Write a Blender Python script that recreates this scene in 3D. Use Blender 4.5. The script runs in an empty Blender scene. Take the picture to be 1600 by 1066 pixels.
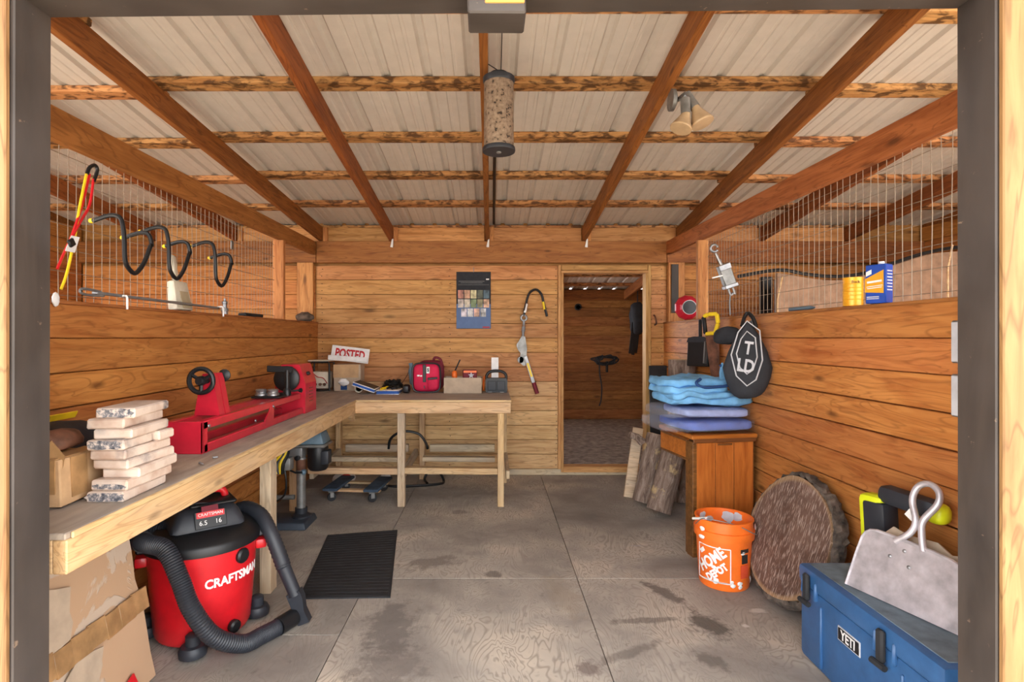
import bpy, bmesh, math, random
from mathutils import Vector, Matrix, Euler, noise
random.seed(7)
D = bpy.data; SC = bpy.context.scene; COL = SC.collection
PI = math.pi; R = math.radians
# ---------------------------------------------------------------- camera, sky, exposure
F = 850.0; CX = 768.0; CY = 527.0; H = 1.38          # focal length in px (1600 wide), principal point, eye height
cd = D.cameras.new('camera'); cam = D.objects.new('camera', cd); COL.objects.link(cam)
cam.location = (0, 0, H); cam.rotation_euler = (R(90), 0, 0)
cd.sensor_width = 36; cd.lens = F/1600*36; cd.clip_start = .05
cd.shift_x = (800-CX)/1600; cd.shift_y = -(533-CY)/1600
SC.camera = cam
SC.view_settings.view_transform = 'Standard'; SC.view_settings.look = 'None'
SC.view_settings.gamma = 1; SC.view_settings.use_curve_mapping = False
SC.view_settings.exposure = 1.7
w = D.worlds.new('sky'); SC.world = w; w.use_nodes = True
nt = w.node_tree; bg = nt.nodes['Background']
bg.inputs['Color'].default_value = (.93, .96, 1, 1); bg.inputs['Strength'].default_value = 2.3
sd = D.lights.new('sun', 'SUN'); sun = D.objects.new('sun', sd); COL.objects.link(sun)
sd.energy = 3.2; sd.angle = R(1); sd.color = (1, .95, .88)
sun.rotation_euler = (R(33), R(-12), 0)              # high sun over the yard; an added, unseen eave shades wall and room

def at(x, y, Y): return Vector(((x-CX)*Y/F, Y, H-(y-CY)*Y/F))

# ---------------------------------------------------------------- materials
def lin(c): return tuple(((v/255)/12.92 if v/255 <= .04045 else ((v/255+.055)/1.055)**2.4) for v in c)+(1,)
class NT:
    def __init__(s, name):
        s.m = D.materials.new(name); s.m.use_nodes = True; s.t = s.m.node_tree
        s.b = s.t.nodes['Principled BSDF']
    def n(s, typ, **kw):
        nd = s.t.nodes.new(typ)
        for k, v in kw.items():
            if k.startswith('i_'):
                key = k[2:]; key = int(key) if key.isdigit() else key.replace('_', ' ')
                nd.inputs[key].default_value = v
            else: setattr(nd, k, v)
        return nd
    def l(s, a, b): s.t.links.new(a, b)
    def ramp(s, fac, stops):
        r = s.n('ShaderNodeValToRGB'); e = r.color_ramp.elements
        while len(e) < len(stops): e.new(.5)
        for q, (p, c) in zip(e, stops): q.position = p; q.color = c
        s.l(fac, r.inputs[0]); return r.outputs[0]
    def mix(s, fac, a, b, mode='MIX'):
        m = s.n('ShaderNodeMix', data_type='RGBA', blend_type=mode)
        for sock, v in ((m.inputs[0], fac), (m.inputs[6], a), (m.inputs[7], b)):
            if hasattr(v, 'links') or hasattr(v, 'is_linked'): s.l(v, sock)
            else: sock.default_value = v
        return m.outputs[2]
    def math(s, op, a, b=0.0):
        m = s.n('ShaderNodeMath', operation=op)
        for sock, v in ((m.inputs[0], a), (m.inputs[1], b)):
            if hasattr(v, 'is_linked'): s.l(v, sock)
            else: sock.default_value = v
        return m.outputs[0]
    def coords(s, scale=(1, 1, 1), rnd=30):
        tc = s.n('ShaderNodeTexCoord'); oi = s.n('ShaderNodeObjectInfo')
        mp = s.n('ShaderNodeMapping'); mp.inputs['Scale'].default_value = scale
        add = s.n('ShaderNodeVectorMath', operation='ADD'); sc = s.n('ShaderNodeVectorMath', operation='SCALE')
        cmb = s.n('ShaderNodeCombineXYZ', i_0=1.0, i_1=.37, i_2=.73)
        s.l(cmb.outputs[0], sc.inputs[0]); s.l(s.math('MULTIPLY', oi.outputs['Random'], rnd), sc.inputs['Scale'])
        s.l(tc.outputs['Object'], add.inputs[0]); s.l(sc.outputs[0], add.inputs[1]); s.l(add.outputs[0], mp.inputs['Vector'])
        return mp.outputs[0], oi.outputs['Random']
    def noise(s, vec, scale, detail=3, dist=0.0, rough=.55):
        n = s.n('ShaderNodeTexNoise', i_Scale=scale, i_Detail=detail, i_Distortion=dist, i_Roughness=rough)
        s.l(vec, n.inputs['Vector']); return n.outputs['Fac']
    def bump(s, h, strength=.3, dist=.01):
        b = s.n('ShaderNodeBump', i_Strength=strength, i_Distance=dist); s.l(h, b.inputs['Height']); s.l(b.outputs[0], s.b.inputs['Normal'])
    def col(s, v): s.l(v, s.b.inputs['Base Color'])
def plain(name, c, rough=.5, metal=0, var=.06, spec=.5, coat=0, alpha=1, trans=0):
    """solid colour with slight mottling so nothing is dead flat"""
    k = NT(name); c = lin(c)
    v, r = k.coords((1, 1, 1))
    n = k.noise(v, 14, 4)
    d = tuple(max(0, x*(1-2.2*var)) for x in c[:3])+(1,); e = tuple(min(1, x*(1+2*var)) for x in c[:3])+(1,)
    k.col(k.ramp(n, [(.3, d), (.7, e)]))
    k.b.inputs['Roughness'].default_value = rough; k.b.inputs['Metallic'].default_value = metal
    k.b.inputs['Specular IOR Level'].default_value = spec; k.b.inputs['Coat Weight'].default_value = coat
    if trans: k.b.inputs['Transmission Weight'].default_value = trans; k.b.inputs['IOR'].default_value = 1.2
    if alpha < 1: k.b.inputs['Alpha'].default_value = alpha
    return k.m
def wood(name, light, dark, var=.25, knots=.5, rough=.62, grain=1.0, burn=0.0, grey=0.0, ring=1.0):
    """board timber: local X is the length of the board"""
    k = NT(name); L = lin(light); Dk = lin(dark)
    v, r = k.coords((1.0, 9, 9)); n1 = k.noise(v, 3.0*grain, 5, .8)
    v2, _ = k.coords((.55, 5, 5)); n2 = k.noise(v2, 2.2*grain, 2, 1.4)
    bands = k.math('FRACT', k.math('MULTIPLY', n2, 7.0))
    bands = k.math('ABSOLUTE', k.math('SUBTRACT', bands, .5))
    c = k.ramp(n1, [(.28, Dk), (.62, L)])
    rg = k.ramp(bands, [(.0, (1, 1, 1, 1)), (.16, (0, 0, 0, 1))])
    c = k.mix(k.math('MULTIPLY', rg, .5*ring), c, tuple(x*.55 for x in Dk[:3])+(1,))
    if knots:
        v3, _ = k.coords((2.1, 0, 6.2)); vo = k.n('ShaderNodeTexVoronoi', i_Scale=1.0); k.l(v3, vo.inputs['Vector'])
        kk = k.ramp(vo.outputs['Distance'], [(.055*knots*2, (1, 1, 1, 1)), (.16*knots*2, (0, 0, 0, 1))])
        c = k.mix(k.math('MULTIPLY', kk, .75), c, tuple(x*.28 for x in Dk[:3])+(1,))
    if burn:
        v4, _ = k.coords((6, 14, 14)); n4 = k.noise(v4, 2.2, 4, .5)
        c = k.mix(k.math('MULTIPLY', k.ramp(n4, [(.46, (0, 0, 0, 1)), (.60, (1, 1, 1, 1))]), burn), c, lin((62, 34, 18)))
    if grey:
        v5, _ = k.coords((1, 2.5, 2.5)); n5 = k.noise(v5, 2.6, 4, .3)
        c = k.mix(k.math('MULTIPLY', k.ramp(n5, [(.35, (0, 0, 0, 1)), (.65, (1, 1, 1, 1))]), grey), c, lin((150, 142, 132)))
    hs = k.n('ShaderNodeHueSaturation'); k.l(c, hs.inputs['Color'])
    k.l(k.math('ADD', k.math('MULTIPLY', r, var*2), 1-var), hs.inputs['Value'])
    k.l(k.math('ADD', k.math('MULTIPLY', k.math('FRACT', k.math('MULTIPLY', r, 7.3)), .016), .492), hs.inputs['Hue'])
    k.col(hs.outputs[0]); k.b.inputs['Roughness'].default_value = rough
    k.b.inputs['Specular IOR Level'].default_value = .35
    k.bump(n1, .25, .004)
    return k.m
M = {}
M['wall'] = wood('pine_wall_boards', (206, 150, 94), (172, 114, 62), .14, .55)
M['side'] = wood('cedar_side_boards', (200, 134, 70), (166, 98, 44), .14, .42)
M['palewall'] = wood('pale_pine_boards', (222, 182, 130), (192, 144, 92), .1, .5)
M['beam'] = wood('beam_timber', (176, 112, 62), (146, 84, 42), .1, .3)
M['rafter'] = wood('rafter_timber', (158, 96, 46), (118, 66, 28), .12, .35)
M['purlin'] = wood('purlin_timber', (205, 152, 98), (166, 106, 58), .12, .3, burn=.85)
M['rail'] = wood('rail_timber', (176, 112, 60), (138, 80, 36), .12, .45)
M['post'] = wood('post_timber', (208, 148, 86), (176, 112, 58), .1, .45)
M['pine'] = wood('new_pine', (216, 180, 134), (188, 144, 96), .1, .35, grey=.25)
M['greypine'] = wood('weathered_pine', (214, 190, 156), (182, 152, 116), .12, .35, grey=.55)
M['trim'] = wood('door_trim', (206, 158, 100), (174, 122, 68), .08, .3)
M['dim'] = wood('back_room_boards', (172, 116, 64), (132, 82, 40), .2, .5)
M['ply'] = wood('exterior_plywood', (148, 112, 73), (122, 86, 52), .05, .15, ring=1.2)
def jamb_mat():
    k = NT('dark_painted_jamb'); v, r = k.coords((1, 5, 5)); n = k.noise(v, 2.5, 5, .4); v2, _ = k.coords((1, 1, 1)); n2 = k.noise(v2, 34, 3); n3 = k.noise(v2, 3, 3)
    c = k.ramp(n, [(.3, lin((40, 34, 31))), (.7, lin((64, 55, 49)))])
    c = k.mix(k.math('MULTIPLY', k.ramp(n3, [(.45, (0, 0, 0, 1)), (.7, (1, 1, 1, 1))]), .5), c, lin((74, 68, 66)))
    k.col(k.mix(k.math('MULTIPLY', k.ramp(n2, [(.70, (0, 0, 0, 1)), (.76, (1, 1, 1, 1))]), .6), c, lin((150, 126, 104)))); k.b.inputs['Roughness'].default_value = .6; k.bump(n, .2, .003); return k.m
M['jamb'] = jamb_mat()
M['cab'] = wood('varnished_cabinet', (188, 110, 48), (150, 78, 28), .05, .0, rough=.32, ring=.35)
M['cabdark'] = wood('dark_cabinet_edge', (124, 78, 42), (84, 50, 24), .05, .0, rough=.4)
def bench_top():
    k = NT('worn_plywood_top'); v, r = k.coords((1.2, 6, 6)); n = k.noise(v, 3, 5, 1.0)
    v2, _ = k.coords((1, 1, 1)); n2 = k.noise(v2, 3.2, 4)
    c = k.ramp(n, [(.3, lin((148, 134, 120))), (.68, lin((188, 174, 158)))])
    c = k.mix(k.ramp(n2, [(.42, (0, 0, 0, 1)), (.7, (.7, .7, .7, 1))]), c, lin((150, 144, 140)))
    k.col(c); k.b.inputs['Roughness'].default_value = .75; k.bump(n, .2, .003); return k.m
M['bench'] = bench_top()
def floor_ply():
    k = NT('worn_floor_plywood')
    v, r = k.coords((1, .33, 1), 9); n1 = k.noise(v, 5.5, 3, .8)
    b = k.math('ABSOLUTE', k.math('SUBTRACT', k.math('FRACT', k.math('MULTIPLY', n1, 22)), .5))
    v2, _ = k.coords((1, 1, 1), 9); n2 = k.noise(v2, 2.2, 5, .4); n3 = k.noise(v2, 26, 4); n4 = k.noise(v2, 1.0, 3)
    c = k.ramp(n2, [(.30, lin((134, 127, 121))), (.5, lin((170, 162, 152))), (.72, lin((202, 190, 174)))])
    brk = k.ramp(n2, [(.35, (.15, .15, .15, 1)), (.62, (1, 1, 1, 1))])
    c = k.mix(k.math('MULTIPLY', brk, k.math('MULTIPLY', k.ramp(b, [(.02, (1, 1, 1, 1)), (.24, (0, 0, 0, 1))]), .5)), c, lin((104, 92, 82)))
    c = k.mix(k.math('MULTIPLY', k.ramp(n4, [(.5, (0, 0, 0, 1)), (.68, (1, 1, 1, 1))]), .5), c, lin((112, 106, 102)))
    c = k.mix(k.math('MULTIPLY', k.ramp(n3, [(.62, (0, 0, 0, 1)), (.75, (1, 1, 1, 1))]), .4), c, lin((92, 82, 74)))
    # old oil and water stains soaked into the sheet (world positions; the sheets do not move)
    geo = k.n('ShaderNodeNewGeometry'); 
    wob = k.n('ShaderNodeTexNoise', i_Scale=13.0, i_Detail=6.0, i_Roughness=.68); k.l(geo.outputs['Position'], wob.inputs['Vector'])
    def blot(cx, cy, sx, sy, ang, edge=.45):
        mp = k.n('ShaderNodeMapping', vector_type='TEXTURE'); mp.inputs['Location'].default_value = (cx, cy, 0)
        mp.inputs['Rotation'].default_value = (0, 0, ang); mp.inputs['Scale'].default_value = (sx, sy, 50)
        k.l(geo.outputs['Position'], mp.inputs['Vector'])
        ln = k.n('ShaderNodeVectorMath', operation='LENGTH'); k.l(mp.outputs[0], ln.inputs[0])
        d = k.math('ADD', ln.outputs['Value'], k.math('MULTIPLY', k.math('SUBTRACT', wob.outputs['Fac'], .5), 2.6))
        return k.ramp(d, [(1-edge, (1, 1, 1, 1)), (1.0, (0, 0, 0, 1))])
    for (x, y, Y0, sx, sy, a, col, st) in STAINS:
        c = k.mix(k.math('MULTIPLY', blot(x, y, sx, sy, a), st), c, lin(col))
    k.col(c); k.b.inputs['Roughness'].default_value = .8; k.bump(b, .25, .002); return k.m
def fl(x, y):
    Y = H*F/(y-CY); return ((x-CX)*Y/F, Y)
STAINS = []
for px, py, sx, sy, a, c_, s_ in [(1110, 978, .085, .14, .5, (84, 78, 72), .85), (1040, 928, .05, .22, .45, (92, 82, 76), .75),
        (1010, 970, .2, .03, .1, (94, 86, 80), .6), (985, 1020, .2, .035, .5, (94, 86, 80), .5), (1115, 1035, .05, .1, .5, (90, 84, 78), .6),
        (610, 980, .14, .3, .1, (104, 98, 94), .7), (605, 1045, .18, .2, 0, (108, 100, 95), .6), (770, 898, .06, .05, 0, (92, 86, 80), .7),
        (675, 880, .2, .1, .3, (104, 96, 90), .6), (920, 1045, .07, .06, 0, (100, 86, 82), .7), (700, 770, .5, .2, .1, (122, 114, 108), .5),
        (1185, 955, .05, .025, 0, (205, 200, 195), .6), (1165, 978, .02, .02, 0, (215, 210, 205), .7), (995, 853, .05, .02, 0, (170, 166, 168), .6),
        (720, 800, .09, .05, 0, (100, 94, 90), .5), (880, 930, .1, .3, .2, (150, 136, 118), .4)]:
    X_, Y_ = fl(px, py); STAINS.append((X_, Y_, 0, sx, sy, a, c_, s_))
M['floor'] = floor_ply()
M['dimfloor'] = plain('dark_rubber_stall_floor', (150, 142, 134), .6, var=.25)
M['roof'] = plain('white_steel_roofing', (210, 202, 192), .42, var=.02)
M['wire'] = plain('galvanised_wire', (150, 134, 116), .5, .35)
M['galv'] = plain('galvanised_steel', (142, 142, 140), .5, .6, var=.15)
M['steel'] = plain('bright_steel', (150, 150, 152), .42, .75, var=.15)
M['alu'] = plain('scuffed_aluminium', (196, 192, 198), .4, .5, var=.14)
M['black'] = plain('black_plastic', (20, 21, 24), .45)
M['dgrey'] = plain('dark_grey_plastic', (40, 43, 50), .5)
M['rubber'] = plain('black_rubber', (34, 35, 38), .75, var=.2)
M['red'] = plain('red_plastic', (206, 24, 34), .4, coat=.15)
M['redpaint'] = plain('red_enamel', (190, 32, 52), .32, coat=.2)
M['rednylon'] = plain('red_nylon', (206, 24, 72), .75)
M['darkred'] = plain('dark_red_nylon', (112, 22, 40), .7)
M['orange'] = plain('orange_plastic', (246, 116, 36), .42)
M['white'] = plain('white_plastic', (236, 234, 232), .5)
M['cream'] = plain('cream_plastic', (214, 204, 184), .55)
M['yellow'] = plain('yellow_plastic', (240, 205, 30), .45)
M['lime'] = plain('lime_plastic', (212, 222, 32), .42)
M['kraft'] = plain('kraft_cardboard', (192, 156, 116), .85, var=.08)
M['greycard'] = plain('faded_cardboard', (184, 164, 142), .88, var=.06)
M['tape'] = plain('brown_packing_tape', (168, 130, 88), .3, var=.14)
M['grey'] = plain('grey_metal', (128, 128, 128), .45, .4)
M['bluegrey'] = plain('blue_grey_paint', (94, 118, 134), .45)
M['coolerblue'] = plain('cooler_blue_plastic', (50, 92, 140), .42, var=.08)
M['coolerlid'] = plain('dusty_cooler_top', (104, 122, 136), .6, var=.16)
M['blue'] = plain('blue_plastic', (30, 86, 168), .4)
M['carpet'] = plain('dark_blue_carpet', (58, 74, 92), .95, var=.2)
M['towel'] = plain('light_blue_blanket', (116, 176, 222), .95, var=.1)
M['navy'] = plain('dark_blue_binding', (30, 66, 120), .8)
M['purpleblue'] = plain('blue_blanket_in_bag', (74, 104, 190), .8, var=.12)
M['film'] = plain('clear_plastic_film', (214, 218, 232), .12, alpha=.16, spec=.9)
M['charcoal'] = plain('charcoal_nylon', (40, 42, 48), .8, var=.15)
M['print'] = plain('grey_print', (196, 198, 204), .6)
M['rust'] = plain('rusted_steel', (112, 74, 56), .7, .3, var=.3)
M['gold'] = plain('gold_tin', (236, 168, 38), .35, .15)
M['tinblue'] = plain('blue_tin_print', (24, 70, 164), .35)
M['brownsheet'] = plain('dusty_brown_sheet', (150, 118, 94), .8, var=.12)
M['bulb'] = plain('tan_bulb_glass', (196, 168, 132), .25)
M['ink'] = plain('black_ink', (36, 32, 30), .7)
M['redink'] = plain('red_ink', (186, 22, 30), .6)
M['dirt'] = plain('pale_gravel_yard', (205, 192, 172), .9, var=.12)
def bark_mat():
    k = NT('log_bark'); v, r = k.coords((9, 9, 1.4)); n = k.noise(v, 3.0, 6, 1.2, .7)
    v2, _ = k.coords(); n2 = k.noise(v2, 6, 4)
    c = k.ramp(n, [(.3, lin((84, 66, 56))), (.5, lin((134, 112, 98))), (.72, lin((184, 166, 152)))])
    c = k.mix(k.ramp(n2, [(.60, (0, 0, 0, 1)), (.66, (1, 1, 1, 1))]), c, lin((206, 178, 132)))
    k.col(c); k.b.inputs['Roughness'].default_value = .9; k.bump(n, .9, .02); return k.m
M['bark'] = bark_mat()
M['darkbark'] = plain('dark_ragged_bark', (84, 74, 66), .95, var=.45)
def slice_mat():
    k = NT('sawn_log_face'); tc = k.n('ShaderNodeTexCoord')
    sx = k.n('ShaderNodeSeparateXYZ'); k.l(tc.outputs['Object'], sx.inputs[0])
    rr = k.math('SQRT', k.math('ADD', k.math('MULTIPLY', sx.outputs[0], sx.outputs[0]), k.math('MULTIPLY', sx.outputs[1], sx.outputs[1])))
    mp = k.n('ShaderNodeMapping'); k.l(tc.outputs['Object'], mp.inputs['Vector']); mp.inputs['Rotation'].default_value = (0, 0, .6); mp.inputs['Scale'].default_value = (16, 120, 1)
    cuts = k.noise(mp.outputs[0], 1.2, 3, 0); n2 = k.noise(tc.outputs['Object'], 5, 5)
    ringv = k.math('FRACT', k.math('MULTIPLY', k.math('ADD', rr, k.math('MULTIPLY', n2, .03)), 26))
    c = k.ramp(n2, [(.3, lin((72, 52, 43))), (.7, lin((112, 86, 74)))])
    c = k.mix(k.math('MULTIPLY', k.ramp(cuts, [(.52, (0, 0, 0, 1)), (.62, (1, 1, 1, 1))]), .6), c, lin((188, 170, 158)))
    c = k.mix(k.math('MULTIPLY', k.ramp(ringv, [(.0, (1, 1, 1, 1)), (.25, (0, 0, 0, 1))]), .3), c, lin((86, 62, 50)))
    c = k.mix(k.ramp(rr, [(.282, (0, 0, 0, 1)), (.297, (.5, .5, .5, 1))]), c, lin((176, 144, 104)))
    k.col(c); k.b.inputs['Roughness'].default_value = .6; k.bump(cuts, .4, .004); return k.m
M['slice'] = slice_mat()
def firebrick():
    k = NT('firebrick'); v, r = k.coords((1, 1, 1), 40); n = k.noise(v, 9, 5); n2 = k.noise(v, 60, 3)
    v2, _ = k.coords((6, 6, 6), 40); n3 = k.noise(v2, 1.0, 2)
    c = k.ramp(n, [(.35, lin((176, 148, 130))), (.6, lin((206, 188, 174)))])
    c = k.mix(k.math('MULTIPLY', k.ramp(n3, [(.56, (0, 0, 0, 1)), (.66, (1, 1, 1, 1))]), k.ramp(n2, [(.3, (.4, .4, .4, 1)), (.6, (1, 1, 1, 1))])), c, lin((84, 84, 92)))
    k.col(c); k.b.inputs['Roughness'].default_value = .9; k.bump(n2, .3, .003); return k.m
M['brick'] = firebrick()
def soot_mat():
    k = NT('sooty_brick'); v, r = k.coords((1, 1, 1), 40); n = k.noise(v, 55, 5, .3, .7)
    k.col(k.ramp(n, [(.36, lin((58, 60, 68))), (.5, lin((120, 118, 122))), (.6, lin((206, 190, 178)))])); k.b.inputs['Roughness'].default_value = .9; return k.m
M['soot'] = soot_mat()
def worncard():
    k = NT('torn_cardboard'); v, r = k.coords(); n = k.noise(v, 3.2, 5, .8); 
    mp = k.n('ShaderNodeMapping'); mp.inputs['Scale'].default_value = (1, 1, 60); tc = k.n('ShaderNodeTexCoord'); k.l(tc.outputs['Object'], mp.inputs['Vector'])
    wv = k.n('ShaderNodeTexWave', i_Scale=3.0, i_Distortion=1.0); wv.bands_direction = 'Z'; k.l(mp.outputs[0], wv.inputs['Vector'])
    torn = k.ramp(n, [(.52, (0, 0, 0, 1)), (.54, (1, 1, 1, 1))])
    c = k.mix(torn, lin((188, 154, 122)), k.mix(k.math('MULTIPLY', wv.outputs['Fac'], .35), lin((200, 180, 160)), lin((158, 132, 108))))
    k.col(c); k.b.inputs['Roughness'].default_value = .9; k.bump(torn, .5, .004); return k.m
M['worncard'] = worncard()

# ---------------------------------------------------------------- mesh helpers
def rotm(rx=0, ry=0, rz=0): return Euler((rx, ry, rz)).to_matrix().to_4x4()
def frame(x, z):
    x = Vector(x).normalized(); z = Vector(z); z = (z-x*z.dot(x)).normalized(); y = z.cross(x)
    return Matrix((x, y, z)).transposed().to_4x4()
class MB:
    def __init__(s): s.b = bmesh.new()
    def box(s, c, size, rot=None, bev=0, taper=None):
        hx, hy, hz = size[0]/2, size[1]/2, size[2]/2
        vs = []
        for dz in (-1, 1):
            t = taper if (taper and dz > 0) else 1
            tx, ty = (t if isinstance(t, tuple) else (t, t))
            for dx, dy in ((-1, -1), (1, -1), (1, 1), (-1, 1)):
                p = Vector((dx*hx*tx, dy*hy*ty, dz*hz))
                if rot is not None: p = rot.to_3x3() @ p
                vs.append(s.b.verts.new(p+Vector(c)))
        fs = [s.b.faces.new([vs[i] for i in f]) for f in ((3, 2, 1, 0), (4, 5, 6, 7), (0, 1, 5, 4), (1, 2, 6, 5), (2, 3, 7, 6), (3, 0, 4, 7))]
        if bev:
            es = set(e for f in fs for e in f.edges)
            bmesh.ops.bevel(s.b, geom=list(es), offset=bev, segments=2 if bev > .008 else 1, affect='EDGES', profile=.5)
        return s
    def bar(s, a, b, w, t, up=(0, 0, 1), bev=0):
        a = Vector(a); b = Vector(b); m = frame(b-a, up)
        return s.box((a+b)/2, ((b-a).length, t, w), m, bev)
    def tube(s, pts, r, n=8, smooth=0, closed=False, radii=None, caps=True):
        P = [Vector(p) for p in pts]
        if smooth:
            Q = []; k = len(P)
            rng = range(k if closed else k-1)
            for i in rng:
                p0 = P[(i-1) % k] if (closed or i > 0) else P[0]; p1 = P[i]; p2 = P[(i+1) % k]; p3 = P[(i+2) % k] if (closed or i+2 < k) else P[-1]
                for j in range(smooth):
                    t = j/smooth
                    Q.append(.5*((2*p1)+(p2-p0)*t+(2*p0-5*p1+4*p2-p3)*t*t+(3*p1-p0-3*p2+p3)*t**3))
            if not closed: Q.append(P[-1])
            P = Q
        if callable(radii): rad = [radii(i, len(P)) for i in range(len(P))]
        elif radii: rad = radii if len(radii) == len(P) else [radii[min(len(radii)-1, int(i*len(radii)/len(P)))] for i in range(len(P))]
        else: rad = [r]*len(P)
        rings = []; nrm = None; k = len(P)
        for i in range(k):
            if closed: t = (P[(i+1) % k]-P[i-1]).normalized()
            else: t = (P[min(i+1, k-1)]-P[max(i-1, 0)]).normalized()
            if nrm is None:
                nrm = t.orthogonal().normalized()
            nrm = (nrm-t*nrm.dot(t)).normalized(); bn = t.cross(nrm)
            rings.append([s.b.verts.new(P[i]+(nrm*math.cos(2*PI*j/n)+bn*math.sin(2*PI*j/n))*rad[i]) for j in range(n)])
        for i in range(k if closed else k-1):
            A = rings[i]; B = rings[(i+1) % k]
            for j in range(n): s.b.faces.new((A[j], A[(j+1) % n], B[(j+1) % n], B[j]))
        if caps and not closed:
            s.b.faces.new(rings[0][::-1]); s.b.faces.new(rings[-1])
        return s
    def lathe(s, prof, M4=None, n=24, sx=1, sy=1):
        M4 = M4 or Matrix(); rings = []
        for (r, z) in prof:
            if r < 1e-5: rings.append([s.b.verts.new(M4 @ Vector((0, 0, z)))])
            else: rings.append([s.b.verts.new(M4 @ Vector((r*sx*math.cos(2*PI*j/n), r*sy*math.sin(2*PI*j/n), z))) for j in range(n)])
        for A, B in zip(rings, rings[1:]):
            for j in range(n):
                a0 = A[j % len(A)]; a1 = A[(j+1) % len(A)]; b0 = B[j % len(B)]; b1 = B[(j+1) % len(B)]
                q = [a0]
                for v in (a1, b1, b0):
                    if v not in q: q.append(v)
                if len(q) > 2: s.b.faces.new(q)
        if len(rings[0]) > 1: s.b.faces.new(rings[0][::-1])
        if len(rings[-1]) > 1: s.b.faces.new(rings[-1])
        return s
    def prism(s, poly, h, M4=None):
        M4 = M4 or Matrix()
        a = [s.b.verts.new(M4 @ Vector((x, y, 0))) for x, y in poly]; b = [s.b.verts.new(M4 @ Vector((x, y, h))) for x, y in poly]
        s.b.faces.new(a[::-1]); s.b.faces.new(b); k = len(poly)
        for i in range(k): s.b.faces.new((a[i], a[(i+1) % k], b[(i+1) % k], b[i]))
        return s
    def ell(s, c, r, M4=None, n=14, pw=1.0):
        """(super)ellipsoid; pw < 1 squares it off"""
        M4 = M4 or Matrix(); f = lambda v: math.copysign(abs(v)**pw, v); rings = []
        for i in range(n//2+1):
            ph = -PI/2+PI*i/(n//2)
            cz, cr = f(math.sin(ph)), abs(math.cos(ph))**pw
            if i in (0, n//2): rings.append([s.b.verts.new(M4 @ Vector((c[0], c[1], c[2]+r[2]*cz)))]); continue
            rings.append([s.b.verts.new(M4 @ Vector((c[0]+r[0]*cr*f(math.cos(2*PI*j/n)), c[1]+r[1]*cr*f(math.sin(2*PI*j/n)), c[2]+r[2]*cz))) for j in range(n)])
        for A, B in zip(rings, rings[1:]):
            for j in range(n):
                q = []
                for v in (A[j % len(A)], A[(j+1) % len(A)], B[(j+1) % len(B)], B[j % len(B)]):
                    if v not in q: q.append(v)
                if len(q) > 2: s.b.faces.new(q)
        return s
    def wobble(s, amp, freq, seed=0):
        for v in s.b.verts:
            v.co += Vector(noise.noise_vector(v.co*freq+Vector((seed, seed*2.3, 0))))*amp
        return s
    def build(s, name, mat, parent=None, mw=None, sm=40):
        bmesh.ops.recalc_face_normals(s.b, faces=s.b.faces[:])
        me = D.meshes.new(name); s.b.to_mesh(me); s.b.free()
        if sm:
            for p in me.polygons: p.use_smooth = True
            me.set_sharp_from_angle(angle=R(sm))
        me.materials.append(M[mat] if isinstance(mat, str) else mat)
        o = D.objects.new(name, me); COL.objects.link(o)
        if parent: o.parent = parent
        if mw is not None: o.matrix_basis = mw
        return o
BC = {}
def board(name, parent, a, b, wd, t, mat, up=(0, 0, 1), bev=.003):
    """one plank from a to b (centre line), wd across (along up), t thick; local X is its length"""
    a = Vector(a); b = Vector(b); L = (b-a).length; key = (round(L, 3), round(wd, 4), round(t, 4), mat, bev)
    if key not in BC:
        m = MB(); m.box((0, 0, 0), (L, t, wd), None, bev)
        o = m.build(name, mat, sm=0); BC[key] = o.data
    else:
        o = D.objects.new(name, BC[key]); COL.objects.link(o)
    mw = frame(b-a, up); mw.translation = (a+b)/2
    o.parent = parent; o.matrix_basis = mw
    return o
def tag(o, label=None, cat=None, group=None, kind=None):
    for k, v in (('label', label), ('category', cat), ('group', group), ('kind', kind)):
        if v: o[k] = v
    return o
def root(name, loc=(0, 0, 0), rz=0, label=None, cat=None, group=None, kind=None, rx=0, ry=0):
    o = D.objects.new(name, None); COL.objects.link(o); o.empty_display_size = .05
    o.location = loc; o.rotation_euler = (rx, ry, rz)
    return tag(o, label, cat, group, kind)
def struct(name): return root(name, kind='structure')
def text(name, s, size, mat, parent, mw, bold=0, ext=.0006, bend=None, sx=1, align='CENTER'):
    """flat lettering as a thin mesh; bend wraps it round a vertical cylinder of that radius"""
    c = D.curves.new(name, 'FONT'); c.body = s; c.size = size; c.align_x = align; c.align_y = 'CENTER'; c.extrude = ext; c.offset = bold; c.resolution_u = 3
    t = D.objects.new(name, c); COL.objects.link(t); dg = bpy.context.evaluated_depsgraph_get(); dg.update()
    me = D.meshes.new_from_object(t.evaluated_get(dg)); D.objects.remove(t); D.curves.remove(c)
    for v in me.vertices:
        v.co.x *= sx
        if bend:
            a = v.co.x/bend; rr = bend+v.co.z+.001
            v.co = Vector((rr*math.sin(a), -rr*math.cos(a), v.co.y))
    me.materials.clear(); me.materials.append(M[mat]); me.name = name
    o = D.objects.new(name, me); COL.objects.link(o); o.parent = parent; o.matrix_basis = mw
    return o
def T(x, y, z): return Matrix.Translation((x, y, z))

# ================================================================ THE SETTING
YB = 5.456; XL = -1.74; XR = 1.726; ZL = 1.53        # back wall, side walls, ledge height
def zr(Y): return 3.121-.118*Y                       # underside of the purlins (top of the rafters)
S_ = .118
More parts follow.
